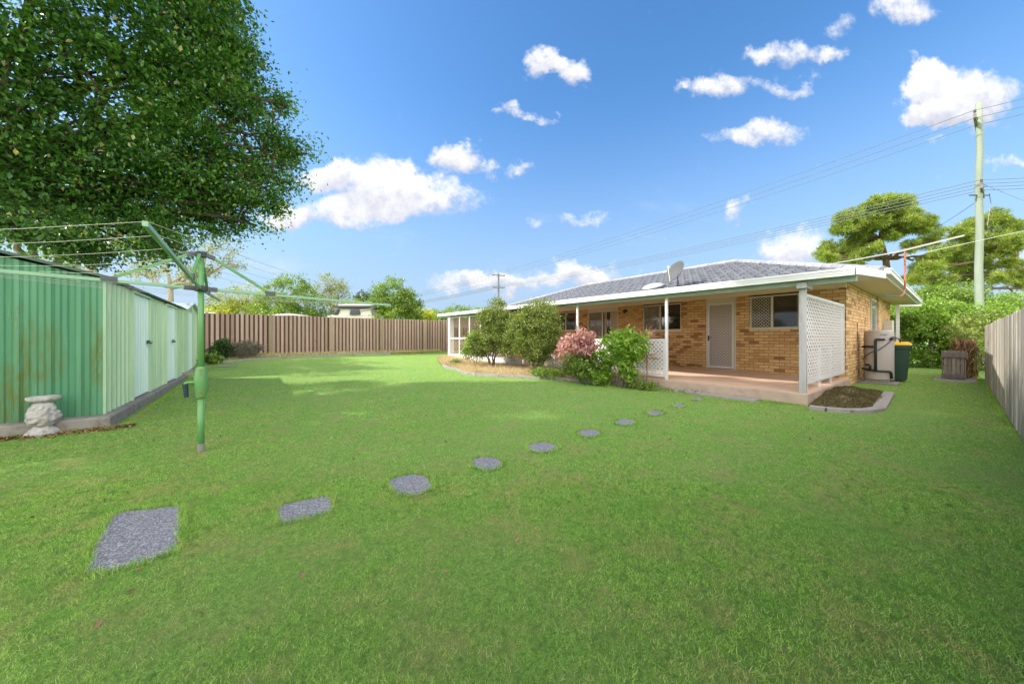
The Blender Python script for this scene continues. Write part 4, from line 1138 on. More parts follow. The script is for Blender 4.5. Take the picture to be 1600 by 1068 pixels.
# ------------------------------------------------------------------ rotary clothes hoist
HP = Vector((*G(314, 706)[:2], 0))
hoist = thing('clothes_hoist', HP, 'green rotary clothes hoist with a winder box standing in the lawn', 'clothes hoist')
mb = MB(); mb.tube([HP + Vector((0, 0, -.1)), HP + Vector((0, 0, .60))], .029, 20, r=.3); mb.tube([HP + Vector((0, 0, .60)), HP + Vector((0, 0, 2.08))], .026, 20, r=.3); mb.build('pole', M['hoist'], hoist, smooth=True)
mb = MB(); mb.lathe(HP, [(.031, -.04), (.0315, .02), (.0315, .085), (.030, .09)], 20); mb.build('pole_foot', M['concrete'], hoist)
mb = MB(); mb.lathe(HP, [(.034, .565), (.043, .58), (.053, .66), (.057, .72), (.057, .76), (.052, .82), (.042, .885), (.033, .90)], 24); wb = mb.build('winder_box', M['hoist'], hoist, smooth=False)
tcm = Vector((-HP.x, -HP.y, 0)).normalized(); rtm = Vector((0, 0, 1)).cross(tcm)
mb = MB()
for z_ in (.60, .64, .83, .865): p = HP + tcm * .045 + Vector((0, 0, z_)); mb = MB(); mb.tube([p - tcm * .02, p + tcm * .010], .010, 8); mb.build('bolt', M['rust'], wb)
mb = MB(); p = HP - rtm * .05 + Vector((0, 0, .74)); mb.tube([p, p - rtm * .06, p - rtm * .075 - Vector((0, 0, .03))], .018, 8); wb2 = mb.build('crank_arm', M['hoist'], wb)
mb = MB(); mb.tube([p - rtm * .07 - Vector((0, 0, .01)), p - rtm * .06 - Vector((0, 0, .15))], [.024, .018], 10); mb.build('crank_handle', mat_plain('handle_blue', (.012, .03, .05), .45), wb)
def hubm(z, r_):
    m = MB(); m.lathe(HP + Vector((0, 0, z)), [(r_ * .8, -.03), (r_, -.025), (r_, .025), (r_ * .8, .03)], 18); return m
m = hubm(1.72, .055)
arms = [(Vector((2.17, .64, 0)), 0.0), (Vector((0.0, -2.24, 0)), .08), (Vector((-2.17, -.64, 0)), 0.0), (Vector((0.0, 2.24, 0)), .08)]
for d, up_ in arms:
    dn = d.normalized(); m.bar(HP + Vector((0, 0, 1.72)) + dn * .05, HP + Vector((0, 0, 1.72)) + dn * .13, .046, .045)
m.build('lower_hub', M['darkmetal'], hoist)
m = hubm(2.08, .045)
for d, up_ in arms:
    dn = d.normalized(); m.bar(HP + Vector((0, 0, 2.08)) + dn * .04, HP + Vector((0, 0, 2.06)) + dn * .11, .036, .04)
m.build('top_hub', M['darkmetal'], hoist)
tips = []
for i, (d, up_) in enumerate(arms):
    dn = d.normalized(); a = HP + Vector((0, 0, 1.72)) + dn * .10; b = HP + d + Vector((0, 0, 1.72 + up_)); tips.append(b)
    mb = MB(); mb.bar(a, b, .024, .030); ar = mb.build('arm', M['hoistpale'], hoist, bevel=.003)
    mb = MB(); mb.bar(HP + Vector((0, 0, 2.06)) + dn * .10, HP + Vector((0, 0, 1.745)) + d * .27 + Vector((0, 0, up_ * .3)), .024, .026); mb.build('strut', M['hoist'], hoist)
    mb = MB(); c = HP + d * .28 + Vector((0, 0, 1.735 + up_ * .28)); mb.bar(c - dn * .06, c + dn * .04, .036, .045); mb.build('clamp', M['darkmetal'], ar)
mb = MB()
for fr in (.44, .58, .72, .86, .98):
    q4 = [HP + Vector((0, 0, 1.72 + .025)) + d * fr + Vector((0, 0, up_ * fr)) for d, up_ in arms]
    for k in range(4):
        a, b = q4[k], q4[(k + 1) % 4]; mid = (a + b) / 2 - Vector((0, 0, .03))
        mb.tube([a, a.lerp(mid, .5) - Vector((0, 0, .006)), mid, b.lerp(mid, .5) - Vector((0, 0, .006)), b], .0016, 5)
mb.build('clothes_wire', M['wire'], hoist)
mb = MB(); a = arms[0][0]; c = HP + Vector((0, 0, 1.745)) + a * .78
mb.tube([c + Vector((0, 0, .0)) + a.normalized() * .09 * math.cos(t) * .7 + Vector((0, 0, .075 + .062 * math.sin(t))) for t in np.linspace(-1.2, 3.8, 14)], .007, 6)
tag(mb.build('hook', M['darkmetal']), 'small dark metal hook hung over the right arm of the clothes hoist', 'hook')

# ------------------------------------------------------------------ fences
def back_fence():
    x0, x1, Y = -4.2, 12.0, 18.2
    f = thing('paling_fence', (x0, Y, terr(0, Y)), 'brown timber paling fence with dark gaps along the back of the yard', 'fence')
    seg = 2.35; x = x0
    while x < x1:
        xe = min(x + seg, x1); m = MB(); b = MB(); xx = x + .06
        while xx < xe - .05:
            h = 2.22 + random.uniform(-.012, .012)
            m.box(xx, xx + .098 + random.uniform(-.006, .004), Y, Y + .016, .38, h); xx += .158
        b.box(x, xe, Y + .055, Y + .07, .38, 2.19)
        xx = x
        while xx < xe: b.box(xx, min(xx + .15, xe), Y + .038, Y + .052, .40, 2.20); xx += .158
        for z in (.7, 1.9): b.box(x, xe, Y + .017, Y + .037, z, z + .07)
        p = m.build('paling_panel', M['paling'], f); b.build('backing_boards', M['palingback'], f)
        m = MB(); m.box(x - .06, x + .055, Y - .06, Y - .002, .3, 2.23); m.build('post', M['fencepost'], f)
        x += seg
back_fence()
def side_fence():
    Y = -.45; f = thing('grey_fence', (7, Y, 0), 'weathered grey timber paling fence along the right edge of the lawn', 'fence')
    x = -3.0
    while x < 17.0:
        xe = min(x + 2.4, 17.0); m = MB(); xx = x
        while xx < xe - .02:
            w = random.uniform(.135, .15); h = 1.55 + random.uniform(-.015, .012); off = random.uniform(0, .012)
            m.box(xx, min(xx + w, xe), Y - .02 - off, Y - off, -.02, h); xx += w + random.uniform(.003, .010)
        m.build('paling_panel', M['palinggrey'], f)
        m = MB(); 
        for z in (.3, 1.2): m.box(x, xe, Y - .09, Y - .034, z, z + .08)
        m.box(x - .05, x + .05, Y - .16, Y - .092, -.1, 1.5); m.build('post', M['palinggrey'], f)
        x = xe
side_fence()

# ------------------------------------------------------------------ vehicles beyond the fence
def van(cx, cy, ln, h, ang, label, z0=.35):
    t = thing('parked_van', (cx, cy, z0), label, 'van')
    c, s = math.cos(ang), math.sin(ang)
    def T(x, y, z): return (cx + x * c - y * s, cy + x * s + y * c, z0 + z)
    def loft(m, secs):
        vs = []; fs = []
        for (z, l, w, xo) in secs: vs += [T(-l / 2 + xo, -w / 2, z), T(l / 2 + xo, -w / 2, z), T(l / 2 + xo, w / 2, z), T(-l / 2 + xo, w / 2, z)]
        for i in range(len(secs) - 1):
            for k in range(4): k2 = (k + 1) % 4; fs.append((4 * i + k, 4 * i + k2, 4 * i + 4 + k2, 4 * i + 4 + k))
        fs.append((3, 2, 1, 0)); n = 4 * (len(secs) - 1); fs.append((n, n + 1, n + 2, n + 3)); m.add(vs, fs)
    m = MB(); loft(m, [(.3, ln, 1.75, 0), (1.15, ln, 1.8, 0)]); loft(m, [(h - .12, ln * .8, 1.55, -.1), (h - .03, ln * .77, 1.45, -.1), (h, ln * .7, 1.3, -.1)]); m.build('body', M['vanwhite'], t, bevel=.05)
    m = MB(); loft(m, [(1.152, ln * .96, 1.76, -.03), (h - .122, ln * .8, 1.56, -.1)]); m.build('window', M['carglass'], t)
    for x in (-.32 * ln, .32 * ln):
        for y in (-.8, .8):
            m = MB(); m.tube([T(x, y - .1, .32), T(x, y + .1, .32)], .32, 16); m.build('wheel', M['black'], t)
p = at(400, 21.5); van(p[0] + 1.5, p[1] + 2, 4.2, 1.62 + .88, R(125), 'white van roof showing above the brown fence left of the dense tree')
p = at(327, 21); van(p[0] - 1.3, p[1] + 2, 4.0, 2.50, R(133), 'white car roof above the fence just right of the small shed')
# camper with loaded rack
p = at(565, 22.0); cx, cy = p; z0 = .35
cm = thing('camper_truck', (cx, cy, z0), 'cream camper truck with a loaded roof rack behind the brown fence', 'truck')
ux, uy = SA, -CA
def T(a, b, z): return (cx + ux * a - uy * b, cy + uy * a + ux * b, z0 + z * 1.17)
def fr(m, z0_, z1_, l0, l1, w0, w1):
    m.add([T(-l0, -w0, z0_), T(l0, -w0, z0_), T(l0, w0, z0_), T(-l0, w0, z0_), T(-l1, -w1, z1_), T(l1, -w1, z1_), T(l1, w1, z1_), T(-l1, w1, z1_)], [(3, 2, 1, 0), (4, 5, 6, 7), (0, 1, 5, 4), (1, 2, 6, 5), (2, 3, 7, 6), (3, 0, 4, 7)])
m = MB(); fr(m, .3, 1.9, 1.75, 1.75, .95, .95); fr(m, 1.902, 2.32, 1.55, 1.12, .9, .8); m.build('body', M['camper'], cm, bevel=.04)
m = MB(); fr(m, 1.98, 2.26, .32, .26, .99, .92); m.build('window', M['carglass'], cm)
for sg in (-1, 1):
    m = MB(); m.add([T(sg * 1.47, -.91, 1.98), T(sg * 1.06, -.95, 1.98), T(sg * .98, -.9, 2.25), T(sg * 1.2, -.85, 2.25), T(sg * 1.47, -.8, 1.98), T(sg * 1.06, -.8, 1.98), T(sg * .98, -.78, 2.25), T(sg * 1.2, -.78, 2.25)], [(0, 1, 2, 3), (7, 6, 5, 4), (0, 4, 5, 1), (1, 5, 6, 2), (2, 6, 7, 3), (3, 7, 4, 0)]); m.build('window', M['carglass'], cm)
m = MB(); fr(m, 2.34, 2.46, 1.35, 1.35, 1.0, 1.0); m.build('roof_rack', M['darkmetal'], cm)
m = MB(); m.bar(T(-.2, -.85, 2.1), T(1.45, -.85, 2.40), .1, .06); fr(m, 2.462, 2.56, 1.3, .8, .8, .6); m.build('rack_cover', M['camper'], cm)
for a in (-1.1, 1.1):
    m = MB(); m.tube([T(a, -1.0, .35), T(a, -.8, .35)], .35, 16); m.build('wheel', M['black'], cm)
# pale green roof
p0, p1 = at(497, 24), at(552, 24)
nb = thing('green_roofed_outbuilding', (p0[0], p0[1], .3), 'flat pale green roof just above the fence left of the camper truck', 'outbuilding')
m = MB(); m.bar((*p0, 1.35), (*p1, 1.35), 1.6, 2.1); m.build('wall', M['cream'], nb)
m = MB(); m.bar((*p0, 2.50), (*p1, 2.50), 2.0, .18); m.build('roof', M['solder'], nb)
# ------------------------------------------------------------------ power poles and lines
PZ = 17.0
b = D(1530, HZ, PZ)
pole = thing('power_pole', (b.x, b.y, .3), 'tall pale green timber power pole rising behind the hedge at right', 'power pole')
def poleY(py): return CAMH + (HZ - py) * PZ / 528.0
mb = MB(); pts = []; rs = []
for k in range(12):
    t = k / 11; z = .2 + (poleY(161) - .2) * t; pts.append((b.x + .02 * math.sin(k * 2.2), b.y + .02 * math.cos(k * 1.7), z)); rs.append(.155 - .045 * t)
mb.tube(pts, rs, 14); mb.build('pole', M['polewood'], pole, smooth=True)
sidev = Vector((SA, -CA, 0)); fwv = Vector((CA, SA, 0))
# crossarms run nearly along the view
mb = MB(); ca = (Vector((b.x, b.y, 0)).normalized() + sidev * .05).normalized()
for py, off in ((193, -.22), (299, .0)):
    c = Vector((b.x, b.y, poleY(py))) + sidev * (-.16 if py < 200 else .16)
    mb = MB(); mb.bar(c - ca * 1.1, c + ca * 1.1, .09, .20); mb.build('crossarm', M['oldwood'], pole)
ins = []
mb = MB()
for py, n in ((190, 3), (295, 4)):
    for k in range(n):
        c = Vector((b.x, b.y, poleY(py))) + sidev * (-.16 if py < 200 else .16) + ca * (-1.0 + 2.0 * k / (n - 1)) + Vector((0, 0, .08))
        mb.lathe(c, [(.03, 0), (.055, .03), (.04, .07), (.055, .1), (.02, .14)], 8); ins.append(c + Vector((0, 0, .12)))
mb.build('insulator', M['darkmetal'], pole)
mb = MB(); c = Vector((b.x, b.y, poleY(305))); mb.tube([c + sidev * .2 + fwv * -.22, c + sidev * .3 + Vector((0, 0, -.5)) - fwv * .2, c + sidev * .05 + Vector((0, 0, -1.6)) - fwv * .26, c + sidev * .12 + Vector((0, 0, -2.1)) - fwv * .26], .014, 5); mb.tube([c + sidev * -.5, c + sidev * .5], .03, 6); mb.build('fitting', M['darkmetal'], pole)
Q = 62.0
b2 = D(779, HZ, Q); z2 = lambda py: CAMH + (HZ - py) * Q / 528.0
p2 = thing('power_pole', (b2.x, b2.y, 0), 'distant dark power pole with two crossarms above the porch shrubs', 'power pole')
mb = MB(); mb.tube([(b2.x, b2.y, 0), (b2.x, b2.y, z2(427))], [.22, .15], 10); mb.build('pole', M['farpole'], p2)
mb = MB(); cb = (sidev * .98 + fwv * .35).normalized(); ends = []
for py, hw, n in ((430, 1.25, 3), (449, 1.2, 4)):
    c = Vector((b2.x, b2.y, z2(py))); mb = MB(); mb.bar(c - cb * hw, c + cb * hw, .14, .16); mb.build('crossarm', M['farpole'], p2)
    for k in range(n): ends.append(c + cb * (-hw + 2 * hw * k / (n - 1)) + Vector((0, 0, .2)))
pl = thing('power_lines', (b.x, b.y, ins[0].z), 'bundle of thin power cables sweeping down from the tall pole to the distant one', 'power cables')
def sag(m, a, b_, s, r0=.016, n=24):
    a, b_ = Vector(a), Vector(b_); m.tube([a.lerp(b_, i / n) - Vector((0, 0, 4 * s * (i / n) * (1 - i / n))) for i in range(n + 1)], r0, 5)
for i in range(7):
    m = MB(); sag(m, ins[i], ends[i], .55 if i < 3 else .5, .017); m.build('cable', M['powerline'], pl)
    m = MB(); 
    far = ends[i] + (ends[i] - ins[i]).normalized() * 60; a = D(560, 478 if i < 3 else 486, 95)
    off = ends[i] - Vector((b2.x, b2.y, ends[i].z))
    a = a + off; sag(m, ends[i], a, .5, .03); m.build('cable', M['powerline'], pl)
    m = MB(); c = ins[i]; tgt = D(1760, 118 if i < 3 else 268, 13) + (c - Vector((b.x, b.y, c.z))) * .8; sag(m, c, tgt, .12, .014, 10); m.build('cable', M['powerline'], pl)
m = MB(); sag(m, (b.x, b.y, poleY(312)), D(1462, 356, 30), .05, .014, 8); sag(m, (b.x, b.y, poleY(285)), D(1700, 350, 14), .05, .012, 8); m.build('cable', M['powerline'], pl)
# roof mast with boom
Zm = 8.3
mp = D(1414, 452, Zm); mtp = D(1414, 388, Zm)
ms = thing('service_mast', (mp.x, mp.y, mp.z), 'rusty red mast with a long white rail rising beside the roof gutter', 'mast')
mb = MB(); k0 = D(1382, 462, Zm - 1.2); mb.tube([D(1405, 463, Zm), D(1411, 460, Zm), D(1414, 452, Zm), mtp], .018, 8); mb.build('pole', M['rust'], ms)
mb = MB(); mb.tube([k0, D(1405, 463, Zm)], .013, 6); mb.build('cable', M['darkmetal'], ms)
mb = MB(); mb.bar(D(1395, 395, Zm - .1), D(1505, 368, Zm + .3), .04, .04); mb.tube([D(1395, 399, Zm - .1), D(1400, 394, Zm)], .012, 6); mb.build('rail', M['tank'], ms)
mb = MB(); mb.tube([D(1290, 414, 12.5), D(1395, 395, Zm - .1)], .018, 6); mb.tube([D(1414, 401, Zm), D(1640, 352, 13)], .010, 5); mb.build('cable', M['wire'], ms)

# ------------------------------------------------------------------ trees and shrubs
def bl(px, py, Z, rw, rh, rd=None):
    """ellipsoid seen at px,py at depth Z with half sizes in photo pixels"""
    c = D(px, py, Z); k = Z / 528.0; return ((c.x, c.y, c.z), (rw * k, (rd if rd else rw) * k, rh * k))
# big tree over the shed
bigblobs = [bl(*q) for q in [(345, 40, 7.4, 44, 80), (372, 130, 7.7, 38, 60), (300, 60, 7.0, 55, 90), (310, 170, 7.2, 62, 80), (425, 235, 8.2, 34, 46), (378, 285, 7.9, 46, 52), (300, 280, 7.4, 56, 60),
            (330, 345, 7.9, 40, 34), (210, 60, 6.2, 50, 80), (205, 190, 6.3, 52, 80), (225, 310, 7.0, 52, 60), (235, 375, 8.0, 46, 34), (100, 60, 5.5, 42, 90), (95, 200, 5.7, 42, 90), (120, 320, 6.4, 44, 60), (130, 385, 7.6, 44, 32),
            (10, 120, 5.0, 36, 90), (20, 270, 5.4, 38, 80), (30, 370, 6.6, 40, 44), (480, 240, 8.6, 14, 10), (450, 165, 8.3, 18, 26), (455, 285, 8.4, 18, 16), (400, 352, 8.4, 20, 12), (-60, 60, 5.2, 50, 100, 70), (440, 320, 8.4, 16, 14)]] + [((-5.6, 7.6, 5.8), (2.0, 2.2, 2.2)), ((-5.2, 5.6, 6.4), (2.0, 1.8, 1.4)), ((-6.0, 3.9, 6.2), (2.0, 1.8, 1.4)), ((-4.9, 7.4, 9.0), (2.5, 2.5, 1.7)), ((-4.0, 6.2, 7.9), (1.6, 1.5, 1.1)), ((-1.9, 7.5, 9.6), (1.8, 1.5, 1.2)), ((-3.6, 9.6, 9.6), (2.6, 2.4, 1.5)), ((-6.2, 5.6, 8.6), (2.0, 1.8, 1.4))]
tree('shade_tree', (-4.4, 10.0, 0), bigblobs, 'huge glossy green tree overhanging the shed at upper left', 'tree', M['leafbig'], M['fabricdark'],
     nclump=2900, per=125, clump_r=.37, leaf=.088, trunk_r=.16, trunk_top=(-4.1, 9.8, 3.6), shell=.35, aspect=.55, sub=9, up=.8, flat=.65)
tree('neighbour_tree', (-6.5, 19.2, .3), [((-5.8, 18.6, 6.5), (2.6, 2.4, 2.2)), ((-7.6, 20.0, 7.4), (2.6, 2.4, 2.0)), ((-3.9, 19.6, 5.4), (1.7, 1.7, 1.1))],
     'leafy tree of the yard behind, mostly hidden by the huge glossy tree above the shed', 'tree', M['leafmid'], M['barkgrey'], nclump=190, per=50, clump_r=.42, leaf=.16, trunk_r=.2, shell=.2, sub=3)
# far trees beyond the back fence
tree('gum_tree', (*at(262, 26), .3), [bl(255, 395, 26, 40, 22), bl(300, 430, 26, 40, 20), bl(345, 385, 26, 34, 16), bl(365, 410, 26, 22, 20), bl(225, 430, 26, 35, 18), bl(330, 425, 26, 24, 16)],
     'open pale barked gum tree with sparse foliage behind the shed and hoist', 'tree', M['leafgum'], M['barkpale'], nclump=110, per=42, clump_r=.42, leaf=.17, trunk_r=.26, trunk_top=D(266, 450, 26), shell=.2, aspect=.35, sub=7, droop=1)
tree('gum_tree', (*at(148, 22), .3), [bl(150, 380, 22, 60, 22), bl(100, 400, 22, 50, 24)],
     'pale trunked gum tree rising right behind the long shed roof', 'tree', M['leafgum'], M['barkpale'], nclump=90, per=40, clump_r=.4, leaf=.16, trunk_r=.33, trunk_top=D(148, 398, 22), shell=.2, aspect=.35, sub=4, droop=1)
tree('yellow_green_tree', (*at(372, 27), .3), [bl(352, 476, 27, 26, 20), bl(385, 470, 27, 34, 22), bl(415, 480, 27, 26, 22), bl(372, 492, 27, 50, 14)],
     'bushy yellow green tree above the fence right of the hoist pole', 'tree', M['leafyellow'], M['barkgrey'], nclump=150, per=60, clump_r=.4, leaf=.16, trunk_r=.12, shell=.4)
tree('dense_tree', (*at(462, 25), .3), [bl(455, 455, 25, 36, 26), bl(430, 480, 25, 34, 24), bl(482, 478, 25, 34, 26), bl(450, 495, 25, 50, 18), bl(500, 492, 25, 26, 14)],
     'dense leafy green tree behind the fence in line with the hoist arm', 'tree', M['leafmid'], M['barkgrey'], nclump=240, per=70, clump_r=.36, leaf=.15, trunk_r=.15, shell=.35)
tree('gum_tree', (*at(520, 30), .3), [bl(515, 442, 30, 22, 14), bl(532, 455, 30, 18, 14), bl(502, 455, 30, 16, 12), bl(522, 470, 30, 24, 12)],
     'small grey green gum tree between the dense tree and the camper truck', 'tree', M['leafgum'], M['barkgrey'], nclump=80, per=50, clump_r=.4, leaf=.16, trunk_r=.12, shell=.3, aspect=.35)
tree('low_bush', (*at(552, 30), .3), [bl(556, 478, 30, 22, 12), bl(545, 488, 30, 24, 14)],
     'low yellowish bush behind the camper truck', 'bush', M['leafyellow'], M['barkgrey'], nclump=50, per=50, clump_r=.4, leaf=.15, trunk_r=.08, shell=.3)
tree('citrus_tree', (*at(617, 22), .3), [bl(617, 462, 22, 34, 26), bl(598, 474, 22, 22, 22), bl(636, 478, 22, 24, 24), bl(618, 492, 22, 40, 18)],
     'round glossy dark green tree above the fence right of the camper truck', 'tree', M['leafmid'], M['barkgrey'], nclump=260, per=70, clump_r=.28, leaf=.12, trunk_r=.12, shell=.4, aspect=.5)
# low far tree line
for k, (px, py, rw, rh, Z, lm, lb) in enumerate([(690, 494, 34, 10, 70, 'leafmid', 'low distant tree line clump left of the white porch bay'), (655, 492, 22, 9, 60, 'leafyellow', 'low distant tree clump right behind the round dark tree'),
        (727, 490, 34, 12, 80, 'leafmid', 'distant low tree above the white porch bay roof'), (580, 470, 26, 10, 60, 'leafdark', 'distant low tree crown above the camper truck')]):
    tree('distant_tree', (*at(px, Z), 0), [bl(px - rw * .4, py, Z, rw * .6, rh), bl(px + rw * .4, py + 2, Z, rw * .6, rh * .85)], lb, 'tree', M[lm], M['barkgrey'], nclump=70, per=50, clump_r=.9, leaf=.4, trunk_r=.2, shell=.2, sub=1)
for k in range(16):
    px = [-60, 10, 70, 120, 180, 300, 430, 560, 780, 860, 940, 1020, 1250, 1340, 1640, 1720][k]; Z = random.uniform(60, 110)
    rh = 14
    tree('distant_tree', (*at(px, Z), 0), [bl(px - 22, 508, Z, 30, rh), bl(px + 20, 506, Z, 30, rh * .9)], 'distant green tree in the hazy belt of trees behind the fence, shed and house', 'tree', M[random.choice(['leafmid', 'leafdark'])], M['barkgrey'],
         nclump=50, per=40, clump_r=1.2, leaf=.6, trunk_r=.25, shell=.1, sub=1, group='trees of the far belt')

# right side: pines, hedge
def pine(base, pads, label, trunk_path, tr):
    t = thing('pine_tree', base, label, 'tree')
    P = []; dirs = []
    mb = MB(); mb.tube(trunk_path, [tr * (1 - .7 * i / (len(trunk_path) - 1)) for i in range(len(trunk_path))], 9)
    tp = [Vector(q) for q in trunk_path]
    for (c, rad) in pads:
        c = Vector(c); q = min(tp[1:], key=lambda v: (v - c).length + max(0, v.z - c.z) * 2)
        limb(mb, q, c, tr * .32, tr * .08, 6, .05, 5)
        nt_ = max(16, int(44 * rad[0] * rad[1] * 1.3))
        for k in range(nt_):
            d = rng.normal(size=3); d /= np.linalg.norm(d); d[2] = d[2] * .8 + .1
            tc2 = np.array(c) + d * np.array(rad) * rng.uniform(.3, 1.25)
            if k % 2 == 0: limb(mb, c, Vector(tc2), tr * .06, tr * .025, 4, .05, 2)
            n = 46; dd_ = rng.normal(size=(n, 3)); dd_[:, 2] += .5; dd_ /= np.linalg.norm(dd_, axis=1, keepdims=True)
            P.append(tc2 + dd_ * .19); dirs.append(dd_)
    leaf_mesh('crown', np.concatenate(P), .38, M['leafpine'], t, aspect=.085, dirs=np.concatenate(dirs), fold=.05)
    mb.build('trunk', M['barkpine'], t, smooth=True); return t
Zp = 30
k_ = Zp / 528.0
def pads_from(lst, Z):
    out = []
    for px, py, rw, rh in lst:
        for j in range(3):
            ZZ = Z + random.uniform(-2.2, 2.2); c = D(px + random.uniform(-9, 9), py + random.uniform(-8, 8), ZZ); k = ZZ / 528.0 * random.uniform(.6, 1)
            out.append(((c.x, c.y, c.z), (rw * k * .62, rw * k * .62, rh * k * 1.5)))
    return out
p1 = [(1365, 322, 30, 9), (1400, 316, 30, 9), (1335, 340, 26, 9), (1385, 340, 32, 9), (1425, 335, 22, 8), (1310, 362, 22, 9), (1350, 362, 26, 8), (1400, 362, 26, 8), (1438, 358, 22, 9), (1295, 388, 18, 9), (1325, 390, 26, 9),
      (1365, 385, 24, 8), (1425, 385, 22, 8), (1460, 372, 20, 8), (1305, 405, 22, 7), (1345, 405, 24, 7), (1440, 410, 20, 8), (1465, 400, 22, 8), (1370, 352, 30, 9), (1410, 345, 24, 9), (1345, 375, 26, 8), (1320, 350, 18, 8), (1390, 372, 22, 8), (1290, 400, 14, 7), (1380, 312, 20, 6), (1445, 345, 16, 7)]
pine((*at(1392, Zp), 0), pads_from(p1, Zp), 'rounded umbrella shaped pine tree standing behind the roof', [D(1392, 540, Zp), D(1390, 450, Zp), D(1384, 405, Zp), D(1376, 375, Zp), D(1378, 350, Zp), D(1390, 325, Zp)], .30)
p2_ = [(1500, 370, 20, 8), (1520, 352, 24, 8), (1550, 345, 26, 9), (1580, 355, 22, 9), (1480, 395, 22, 8), (1545, 372, 26, 8), (1590, 380, 20, 9), (1450, 425, 22, 8), (1495, 415, 24, 8), (1545, 398, 24, 8), (1580, 410, 18, 8), (1470, 442, 22, 9),
       (1510, 435, 22, 8), (1560, 432, 24, 8), (1590, 438, 18, 8), (1430, 440, 18, 7), (1575, 372, 20, 8), (1530, 380, 26, 9), (1565, 390, 24, 9), (1500, 392, 22, 8), (1525, 420, 26, 8)]
pine((*at(1600, 27), 0), pads_from(p2_, 27), 'spreading pine tree with open layered branches right behind the power pole', [D(1640, 540, 27), D(1635, 460, 27), D(1615, 430, 27), D(1585, 415, 27), D(1560, 400, 27), D(1540, 370, 27)], .26)
tree('broadleaf_tree', (*at(1455, 24), 0), [bl(1440, 470, 24, 36, 26), bl(1480, 465, 24, 40, 26), bl(1510, 480, 24, 32, 22), bl(1415, 490, 24, 24, 24), bl(1460, 495, 24, 56, 24)],
     'bushy green tree with reddish tips below the pines, left of the power pole', 'tree', M['leafmid'], M['barkgrey'], nclump=300, per=70, clump_r=.36, leaf=.15, trunk_r=.16, shell=.3)
tree('broadleaf_tree', (*at(1585, 22), 0), [bl(1570, 478, 22, 36, 18), bl(1605, 468, 22, 36, 20), bl(1560, 498, 22, 40, 18), bl(1640, 480, 22, 40, 30)],
     'pale green spreading tree over the grey fence right of the power pole', 'tree', M['leafhedge'], M['barkgrey'], nclump=160, per=60, clump_r=.36, leaf=.15, trunk_r=.14, shell=.3, aspect=.4)
hb = [((21.9, 2.0 - .55 * i + (i % 2) * .2, 1.0 + .2 * math.sin(i * 2)), (1.0, .85, 1.05 + .2 * math.sin(i * 1.3))) for i in range(9)] + [((22.6, 1.7 - .75 * i, 1.7 + .2 * math.sin(i)), (1.0, .9, .9)) for i in range(7)]
tree('hedge', (22, -.3, 0), hb, 'bright green rounded hedge closing the side passage, partly in the shadow of the house', 'hedge', M['leafhedge'], M['barkgrey'], nclump=750, per=85, clump_r=.24, leaf=.10, trunk_r=.06, shell=.6, stems=5, sub=2, crown_name='foliage')
tree('loose_shrub', (17.9, -.15, 0), [((17.6, -.15, 1.25), (.5, .35, .35)), ((18.6, -.2, 1.5), (.6, .5, .4)), ((17.8, -.2, .8), (.4, .3, .35)), ((19.2, -.6, 1.6), (.8, .6, .5)), ((17.3, -.28, .5), (.35, .2, .4))],
     'loose olive shrub leaning on the far end of the grey fence', 'shrub', M['leafolive'], M['barkgrey'], nclump=110, per=60, clump_r=.17, leaf=.07, trunk_r=.05, shell=.3, stems=3, crown_name='foliage')
# white thing glimpsed behind the bin: parked car beyond
p = (23.8, 1.75)
# timber crate planter on end
cx, cy = 15.6, .10
G(1500, 588)
cr = thing('timber_crate', (cx, cy, 0), 'old grey slatted timber crate standing near the far end of the grey fence', 'crate')
mb = MB()
for k in range(5): mb.box(cx - .02, cx + .0, cy - .19 + k * .072, cy - .19 + k * .072 + .060, .07, .86 + random.uniform(-.03, .03)); mb.box(cx + .45, cx + .47, cy - .19 + k * .072, cy - .19 + k * .072 + .060, .07, .84)
for k in range(5): mb.box(cx + .01 + k * .09, cx + .08 + k * .09, cy - .22, cy - .20, .07, .84 + random.uniform(-.03, .03)); mb.box(cx + .01 + k * .09, cx + .08 + k * .09, cy + .175, cy + .195, .07, .84)
mb.build('slats', M['oldwood'], cr)
mb = MB(); mb.box(cx - .055, cx - .022, cy - .23, cy + .20, .66, .80); mb.box(cx - .055, cx - .022, cy - .23, cy + .20, .10, .2); mb.box(cx - .045, cx + .5, cy - .25, cy - .222, .64, .78); mb.build('rails', M['oldwood'], cr)
mb = MB(); mb.box(cx - .35, cx + .8, cy - .38, cy + .33, -.02, .035); tag(mb.build('concrete_pad', M['kerb']), 'flat concrete pad in the grass under the timber crate', 'paving slab')
mb = MB(); limb(mb, (16.95, -.08, 0), (17.0, -.1, 1.1), .10, .07, 8, .03); sp = thing('tree_stump', (16.95, -.08, 0), 'dry brown stump behind the timber crate by the fence', 'stump'); mb.build('trunk', M['barkpine'], sp)
x = rng.normal(16.95, .10, 500); y = rng.normal(-.08, .10, 500); z = rng.uniform(.05, 1.1, 500)
leaf_mesh('dry_fronds', np.stack([x, y, z], 1), .3, M['deadleaf'], sp, aspect=.15, droop=3, up=0)

